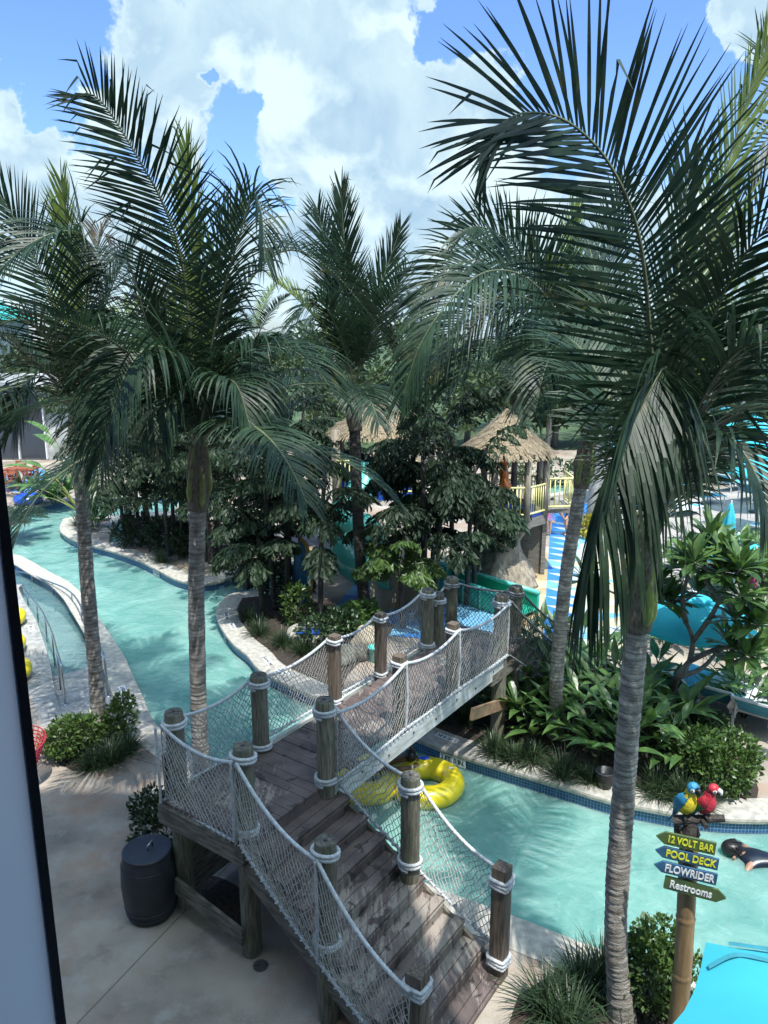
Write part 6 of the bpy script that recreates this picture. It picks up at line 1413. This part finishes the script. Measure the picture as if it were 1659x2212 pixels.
mb = MB(); mb.box(c + V((3, 0, 9.1)), (11.6, 9.6, .3)); mb.build('parapet', white_m, rb)
def teak_table(c, lab):
    root = empty('wooden_table', c, lab, 'table', 'red wood tables on the blue terrace'); mb = MB(); mb.box(V(c) + UP*.73, (1.5, .9, .05)); mb.build('tabletop', teak_m, root)
    for x in (-.65, .65):
        for y in (-.36, .36): mb = MB(); mb.bar(V(c) + V((x, y, 0)), V(c) + V((x, y, .7)), .07, .07, (0, 1, 0)); mb.build('leg', teak_m, root)
def make_chair():
    root = empty('wooden_chair', (0, 0, 0), 'x', 'chair', 'red wood chairs on the blue terrace'); mb = MB(); mb.box((0, 0, .44), (.5, .48, .04)); mb.build('seat', teak_m, root)
    for x in (-.23, .23):
        for y in (-.21, .21): mb = MB(); mb.bar((x, y, 0), (x, y + (.06 if y > 0 else 0), .92 if y > 0 else .64), .05, .05, (0, 1, 0)); mb.build('leg', teak_m, root)
        mb = MB(); mb.bar((x, -.24, .65), (x, .24, .65), .06, .03); mb.build('armrest', teak_m, root)
    mb = MB()
    for z in (.58, .72, .86): mb.box((0, .255, z), (.44, .03, .08))
    mb.build('backrest', teak_m, root); return root
teak_table(A(48, 1050, 36).xy.to_3d(), 'red wood table between the chairs in front of the glass building'); teak_table(A(5, 1058, 34.8).xy.to_3d(), 'red wood table partly hidden by the window frame')
ch = make_chair()
for i, (px, Y, a, lab) in enumerate(((38, 35.0, 2.9, 'red wood chair at the near side of the table, left one'), (55, 35.2, 3.3, 'red wood chair at the near side of the table, right one'), (68, 36.0, -1.5, 'red wood chair at the right end of the table'), (22, 34.2, 2.4, 'red wood chair nearest the window frame'), (45, 37.0, 0, 'red wood chair at the far side of the table'))):
    p = A(px, 1050, Y); p.z = .008
    if i == 0: ch.location = p; ch.rotation_euler = (0, 0, a); ch['label'] = lab
    else: copy_tree(ch, p, a, label=lab)
# ================================================================ PEOPLE
def skin(name, J, E, m, parent, sub=2):
    ks = list(J); me = bpy.data.meshes.new('t'); me.from_pydata([tuple(J[k][0]) for k in ks], [(ks.index(a), ks.index(b)) for a, b in E], []); o = bpy.data.objects.new('t', me); col.objects.link(o)
    s = o.modifiers.new('s', 'SKIN'); s.use_smooth_shade = True; s.branch_smoothing = .6
    sv = me.skin_vertices[0].data
    for i, k in enumerate(ks):
        r = J[k][1]; sv[i].radius = (r, r) if not isinstance(r, tuple) else r; sv[i].use_root = (i == 0)
    u = o.modifiers.new('u', 'SUBSURF'); u.levels = sub; u.render_levels = sub
    dg = bpy.context.evaluated_depsgraph_get(); me2 = bpy.data.meshes.new_from_object(o.evaluated_get(dg)); bpy.data.objects.remove(o)
    w0 = wloc(parent)
    me2.transform(Matrix.Translation(-w0)); me2.name = name; me2.materials.clear(); me2.materials.append(m)
    for p in me2.polygons: p.use_smooth = True
    r = bpy.data.objects.new(name, me2); col.objects.link(r); r.parent = parent; return r
def hand_into(J, E, wrist, pref, d, up, s=1.0):
    d = V(d).normalized(); S = d.cross(V(up)).normalized(); w_ = J[wrist][0]; J[pref+'p'] = (w_ + d*.045*s, .026*s); E.append((wrist, pref+'p'))
    for k, (o_, ln) in enumerate(((-.028, .072), (-.010, .082), (.010, .078), (.028, .062))):
        a = pref + 'f%d' % k; J[a+'a'] = (w_ + d*.085*s + S*o_*s, .0095*s); J[a+'b'] = (w_ + d*(.085 + ln*.55)*s + S*o_*1.1*s - V(up)*.008*s, .0085*s); J[a+'c'] = (w_ + d*(.085 + ln)*s + S*o_*1.15*s - V(up)*.024*s, .007*s)
        E += [(pref+'p', a+'a'), (a+'a', a+'b'), (a+'b', a+'c')]
    J[pref+'t1'] = (w_ + d*.05*s + S*.045*s, .011*s); J[pref+'t2'] = (w_ + d*.085*s + S*.06*s - V(up)*.01*s, .009*s); E += [(pref+'p', pref+'t1'), (pref+'t1', pref+'t2')]
# --- girl, seen from behind
g = G(1185, 1157, .012); gs = 1.16/1.2
girl = empty('person', g, 'small girl with a ponytail seen from behind in a pink and pale blue swimsuit', 'person')
def Qg(x, y, z): return g + V((x, y, z))*gs
J = dict(pel=(Qg(0,0,.60),.085), sp=(Qg(0,0,.72),.075), ch=(Qg(0,0,.86),.085), nk=(Qg(0,0,.965),.036), hd=(Qg(0,.01,1.03),.066), ht=(Qg(0,.0,1.11),.062)); E = [('pel','sp'),('sp','ch'),('ch','nk'),('nk','hd'),('hd','ht')]
for s, n_ in ((-1,'l'),(1,'r')):
    J[n_+'sh']=(Qg(.10*s,0,.92),.034); J[n_+'el']=(Qg(.145*s,.0,.74),.026); J[n_+'wr']=(Qg(.165*s,-.02,.60),.019); E += [('ch',n_+'sh'),(n_+'sh',n_+'el'),(n_+'el',n_+'wr')]; hand_into(J, E, n_+'wr', n_+'h', (.05*s, -.05, -1), (0, 1, 0), .72)
    J[n_+'hp']=(Qg(.052*s,0,.53),.06); J[n_+'kn']=(Qg(.05*s,-.0,.30),.042); J[n_+'an']=(Qg(.05*s,.02,.055),.026); J[n_+'to']=(Qg(.055*s,.10,.025),.022); E += [('pel',n_+'hp'),(n_+'hp',n_+'kn'),(n_+'kn',n_+'an'),(n_+'an',n_+'to')]
skin('body', J, E, skin_m, girl)
sw_m = mat('pink_swimsuit', (.70, .25, .52), .6, (.42, .58, .62), 5, lo=.42, hi=.5)
Js = dict(a=(Qg(0,0,.555),.108), b=(Qg(0,0,.64),.098), c=(Qg(0,0,.74),.088), d=(Qg(0,0,.85),.093), e=(Qg(0,0,.89),.08)); skin('swimsuit', Js, [('a','b'),('b','c'),('c','d'),('d','e')], sw_m, girl)
mb = MB(); mb.ball(Qg(0,-.012,1.09), (.078*gs,.080*gs,.078*gs), 14, 10); mb.tube(crom([Qg(0,-.07,1.12), Qg(0,-.12,1.06), Qg(0,-.105,.94), Qg(0,-.09,.86)], 4), [.022,.03,.032,.03,.03,.028,.028,.026,.024,.02,.016,.01,.006], 10); mb.build('hair', hairl_m, girl, True)
# --- man bending forward
m0 = G(1224, 1156, .012); man = empty('person', m0, 'man in a white T-shirt and black cap bending down beside the girl', 'person')
def Qm(x, y, z): return m0 + V((x, y, z))
J = dict(pel=(Qm(.10,0,.90),.125), sp=(Qm(-.06,-.02,1.02),.12), ch=(Qm(-.26,-.04,1.12),.135), nk=(Qm(-.42,-.05,1.17),.055), hd=(Qm(-.50,-.05,1.20),.085), ht=(Qm(-.57,-.05,1.26),.09)); E = [('pel','sp'),('sp','ch'),('ch','nk'),('nk','hd'),('hd','ht')]
for s, n_ in ((-1,'l'),(1,'r')):
    J[n_+'sh']=(Qm(-.30,.18*s-.04,1.06),.058); J[n_+'el']=(Qm(-.27,.24*s,.80),.043); J[n_+'wr']=(Qm(-.12,.15*s,.60),.03); E += [('ch',n_+'sh'),(n_+'sh',n_+'el'),(n_+'el',n_+'wr')]; hand_into(J, E, n_+'wr', n_+'h', (.6,-.1*s,-.6), (-.6,0,.6))
    J[n_+'hp']=(Qm(.08,.10*s,.80),.09); J[n_+'kn']=(Qm(-.06,.11*s,.48),.062); J[n_+'an']=(Qm(.03,.11*s,.08),.04); J[n_+'to']=(Qm(-.12,.12*s,.03),.034); E += [('pel',n_+'hp'),(n_+'hp',n_+'kn'),(n_+'kn',n_+'an'),(n_+'an',n_+'to')]
skin('body', J, E, skin_m, man)
Js = dict(a=(Qm(.10,0,.93),.150), b=(Qm(-.06,-.02,1.04),.145), c=(Qm(-.26,-.04,1.13),.158), d=(Qm(-.37,-.05,1.16),.09)); Es = [('a','b'),('b','c'),('c','d')]
for s, n_ in ((-1,'l'),(1,'r')): Js[n_] = (Qm(-.30,.19*s-.04,1.07),.078); Js[n_+'e'] = (Qm(-.285,.23*s,.92),.066); Es += [('c',n_),(n_,n_+'e')]
skin('shirt', Js, Es, white_m, man)
Js = dict(a=(Qm(.10,0,.90),.145), l=(Qm(.07,-.10,.78),.115), le=(Qm(-.01,-.11,.60),.10), r=(Qm(.07,.10,.78),.115), re=(Qm(-.01,.11,.60),.10)); skin('shorts', Js, [('a','l'),('l','le'),('a','r'),('r','re')], mat('grey_shorts', (.20,.22,.25), .8), man)
mb = MB(); Mh = Matrix.Rotation(R(-35), 3, 'Y'); mb.ball(Qm(-.575,-.05,1.29), (.105,.10,.085), 14, 9, Mh); mb.bar(Qm(-.63,-.05,1.29), Qm(-.76,-.05,1.24), .15, .018); mb.build('cap', hairb_m, man, True)
# --- swimmer face down in the river
s0 = G(1566, 1842, WL); swm = empty('person', s0, 'black-haired swimmer in a dark wet shirt face down beside the signpost', 'person')
sx = V((.93, -.33, 0)).normalized(); sy = V((-sx.y, sx.x, 0))
def Qs(a, b, z): return s0 + (sx*a + sy*b + UP*z)*1.18
J = dict(ch=(Qs(.34,0,.0),.12), sp=(Qs(.55,0,-.02),.115), pel=(Qs(.75,0,-.06),.12), nk=(Qs(.17,0,.04),.055), hd=(Qs(.11,0,.06),.085), ht=(Qs(.01,0,.06),.085)); E = [('ch','sp'),('sp','pel'),('ch','nk'),('nk','hd'),('hd','ht')]
for s, n_ in ((-1,'l'),(1,'r')):
    J[n_+'sh']=(Qs(.26,.17*s,.0),.055); J[n_+'el']=(Qs(.16,.34*s,-.08),.04); J[n_+'wr']=(Qs(-.04,.36*s,-.14),.028); E += [('ch',n_+'sh'),(n_+'sh',n_+'el'),(n_+'el',n_+'wr')]; hand_into(J, E, n_+'wr', n_+'h', -sx, UP)
    J[n_+'hp']=(Qs(.86,.09*s,-.08),.085); J[n_+'kn']=(Qs(1.25,.12*s,-.16),.06); J[n_+'an']=(Qs(1.62,.14*s,-.12),.04); J[n_+'to']=(Qs(1.78,.15*s,-.16),.03); E += [('pel',n_+'hp'),(n_+'hp',n_+'kn'),(n_+'kn',n_+'an'),(n_+'an',n_+'to')]
skin('body', J, E, mat('skin_tan', (.36,.20,.13), .45), swm)
Js = dict(c=(Qs(.30,0,.0),.165), s=(Qs(.55,0,.0),.14), p=(Qs(.76,0,-.03),.135), n=(Qs(.12,0,.03),.09)); Es = [('c','s'),('s','p'),('c','n')]
for s, n_ in ((-1,'l'),(1,'r')): Js[n_]=(Qs(.26,.16*s,-.02),.07); Js[n_+'e']=(Qs(.18,.29*s,-.08),.058); Es += [('c',n_),(n_,n_+'e')]
skin('shirt', Js, Es, navy_m, swm)
Js = dict(a=(Qs(.80,0,-.035),.135), l=(Qs(.98,.1,-.08),.105), r=(Qs(.98,-.1,-.08),.105), le=(Qs(1.16,.12,-.12),.09), re=(Qs(1.16,-.12,-.12),.09)); skin('shorts', Js, [('a','l'),('a','r'),('l','le'),('r','re')], mat('pale_blue_shorts', (.40,.52,.72), .6, (.6,.66,.74), 12), swm)
mb = MB(); mb.ball(Qs(.07,0,.08), (.150,.128,.118), 16, 12); rr = random.Random(3)
for k in range(90):
    d = rdir(rr, .0); p = Qs(.07,0,.085) + V((d.x*.14, d.y*.122, d.z*.112)); blade(mb, p, sx*1.0 + d*.25 + sy*d.y*.5 + rdir(rr)*.15, .06, .018, .5, 3, 0)
mb.build('hair', hairb_m, swm, True)
mb = MB()
for s in (-1, 1): mb.ball(Qs(.09,.112*s,.03), (.028,.014,.034), 8, 6)
mb.build('ear', MATS['skin_tan'], swm, True)
# --- rider lying back on the float, arms folded behind the head
h0 = A(884, 1640, tc1.y + .10); rd = empty('person', tc2 + V((0, 0, .05)), 'person lying back on the yellow float with arms behind the head under the bridge', 'person')
dx = V((-.97, .12, 0)); zz = tc1.z + .19
def Qr(a, b, z): return V((tc1.x - .30, tc1.y + .20, zz)) + dx*a + V((.12, .97, 0))*b + UP*z
J = dict(ch=(Qr(.42,0,.02),.13), sp=(Qr(.62,0,-.08),.115), pel=(Qr(.84,0,-.14),.125), nk=(Qr(.20,0,.08),.055), hd=(Qr(.08,0,.13),.085), ht=(Qr(-.02,0,.17),.09)); E = [('ch','sp'),('sp','pel'),('ch','nk'),('nk','hd'),('hd','ht')]
J.update(rsh=(Qr(.34,-.19,.04),.055), rel=(Qr(.12,-.36,.13),.042), rwr=(Qr(-.12,-.22,.10),.03), lsh=(Qr(.34,.19,.06),.055), lel=(Qr(.06,.30,.33),.042), lwr=(Qr(-.10,.10,.17),.03)); E += [('ch','rsh'),('rsh','rel'),('rel','rwr'),('ch','lsh'),('lsh','lel'),('lel','lwr')]
hand_into(J, E, 'rwr', 'rh', (.3,.8,.1), UP); hand_into(J, E, 'lwr', 'lh', (.2,-.8,-.2), UP)
for s, n_ in ((-1,'l_'),(1,'r_')):
    J[n_+'hp']=(Qr(.95,.10*s,-.12),.09); J[n_+'kn']=(Qr(1.28,.17*s,.10),.062); J[n_+'an']=(Qr(1.62,.16*s,-.02),.04); J[n_+'to']=(Qr(1.74,.17*s,.08),.032); E += [('pel',n_+'hp'),(n_+'hp',n_+'kn'),(n_+'kn',n_+'an'),(n_+'an',n_+'to')]
skin('body', J, E, skind_m, rd)
Js = dict(c=(Qr(.42,0,.02),.142), s=(Qr(.62,0,-.08),.128), p=(Qr(.84,0,-.14),.14)); skin('swimsuit', Js, [('c','s'),('s','p')], mat('black_swimsuit', (.012,.014,.022), .5), rd)
mb = MB(); mb.ball(Qr(-.035,0,.175), (.105,.115,.11), 14, 10); mb.build('hair', hairb_m, rd, True)
mb = MB(); a = J['rwr'][0]; b = J['rel'][0]; T = (b - a).normalized(); mb.tube([a + T*.03, a + T*.055], .036, 12); mb.build('wristband', white_m, rd, True)
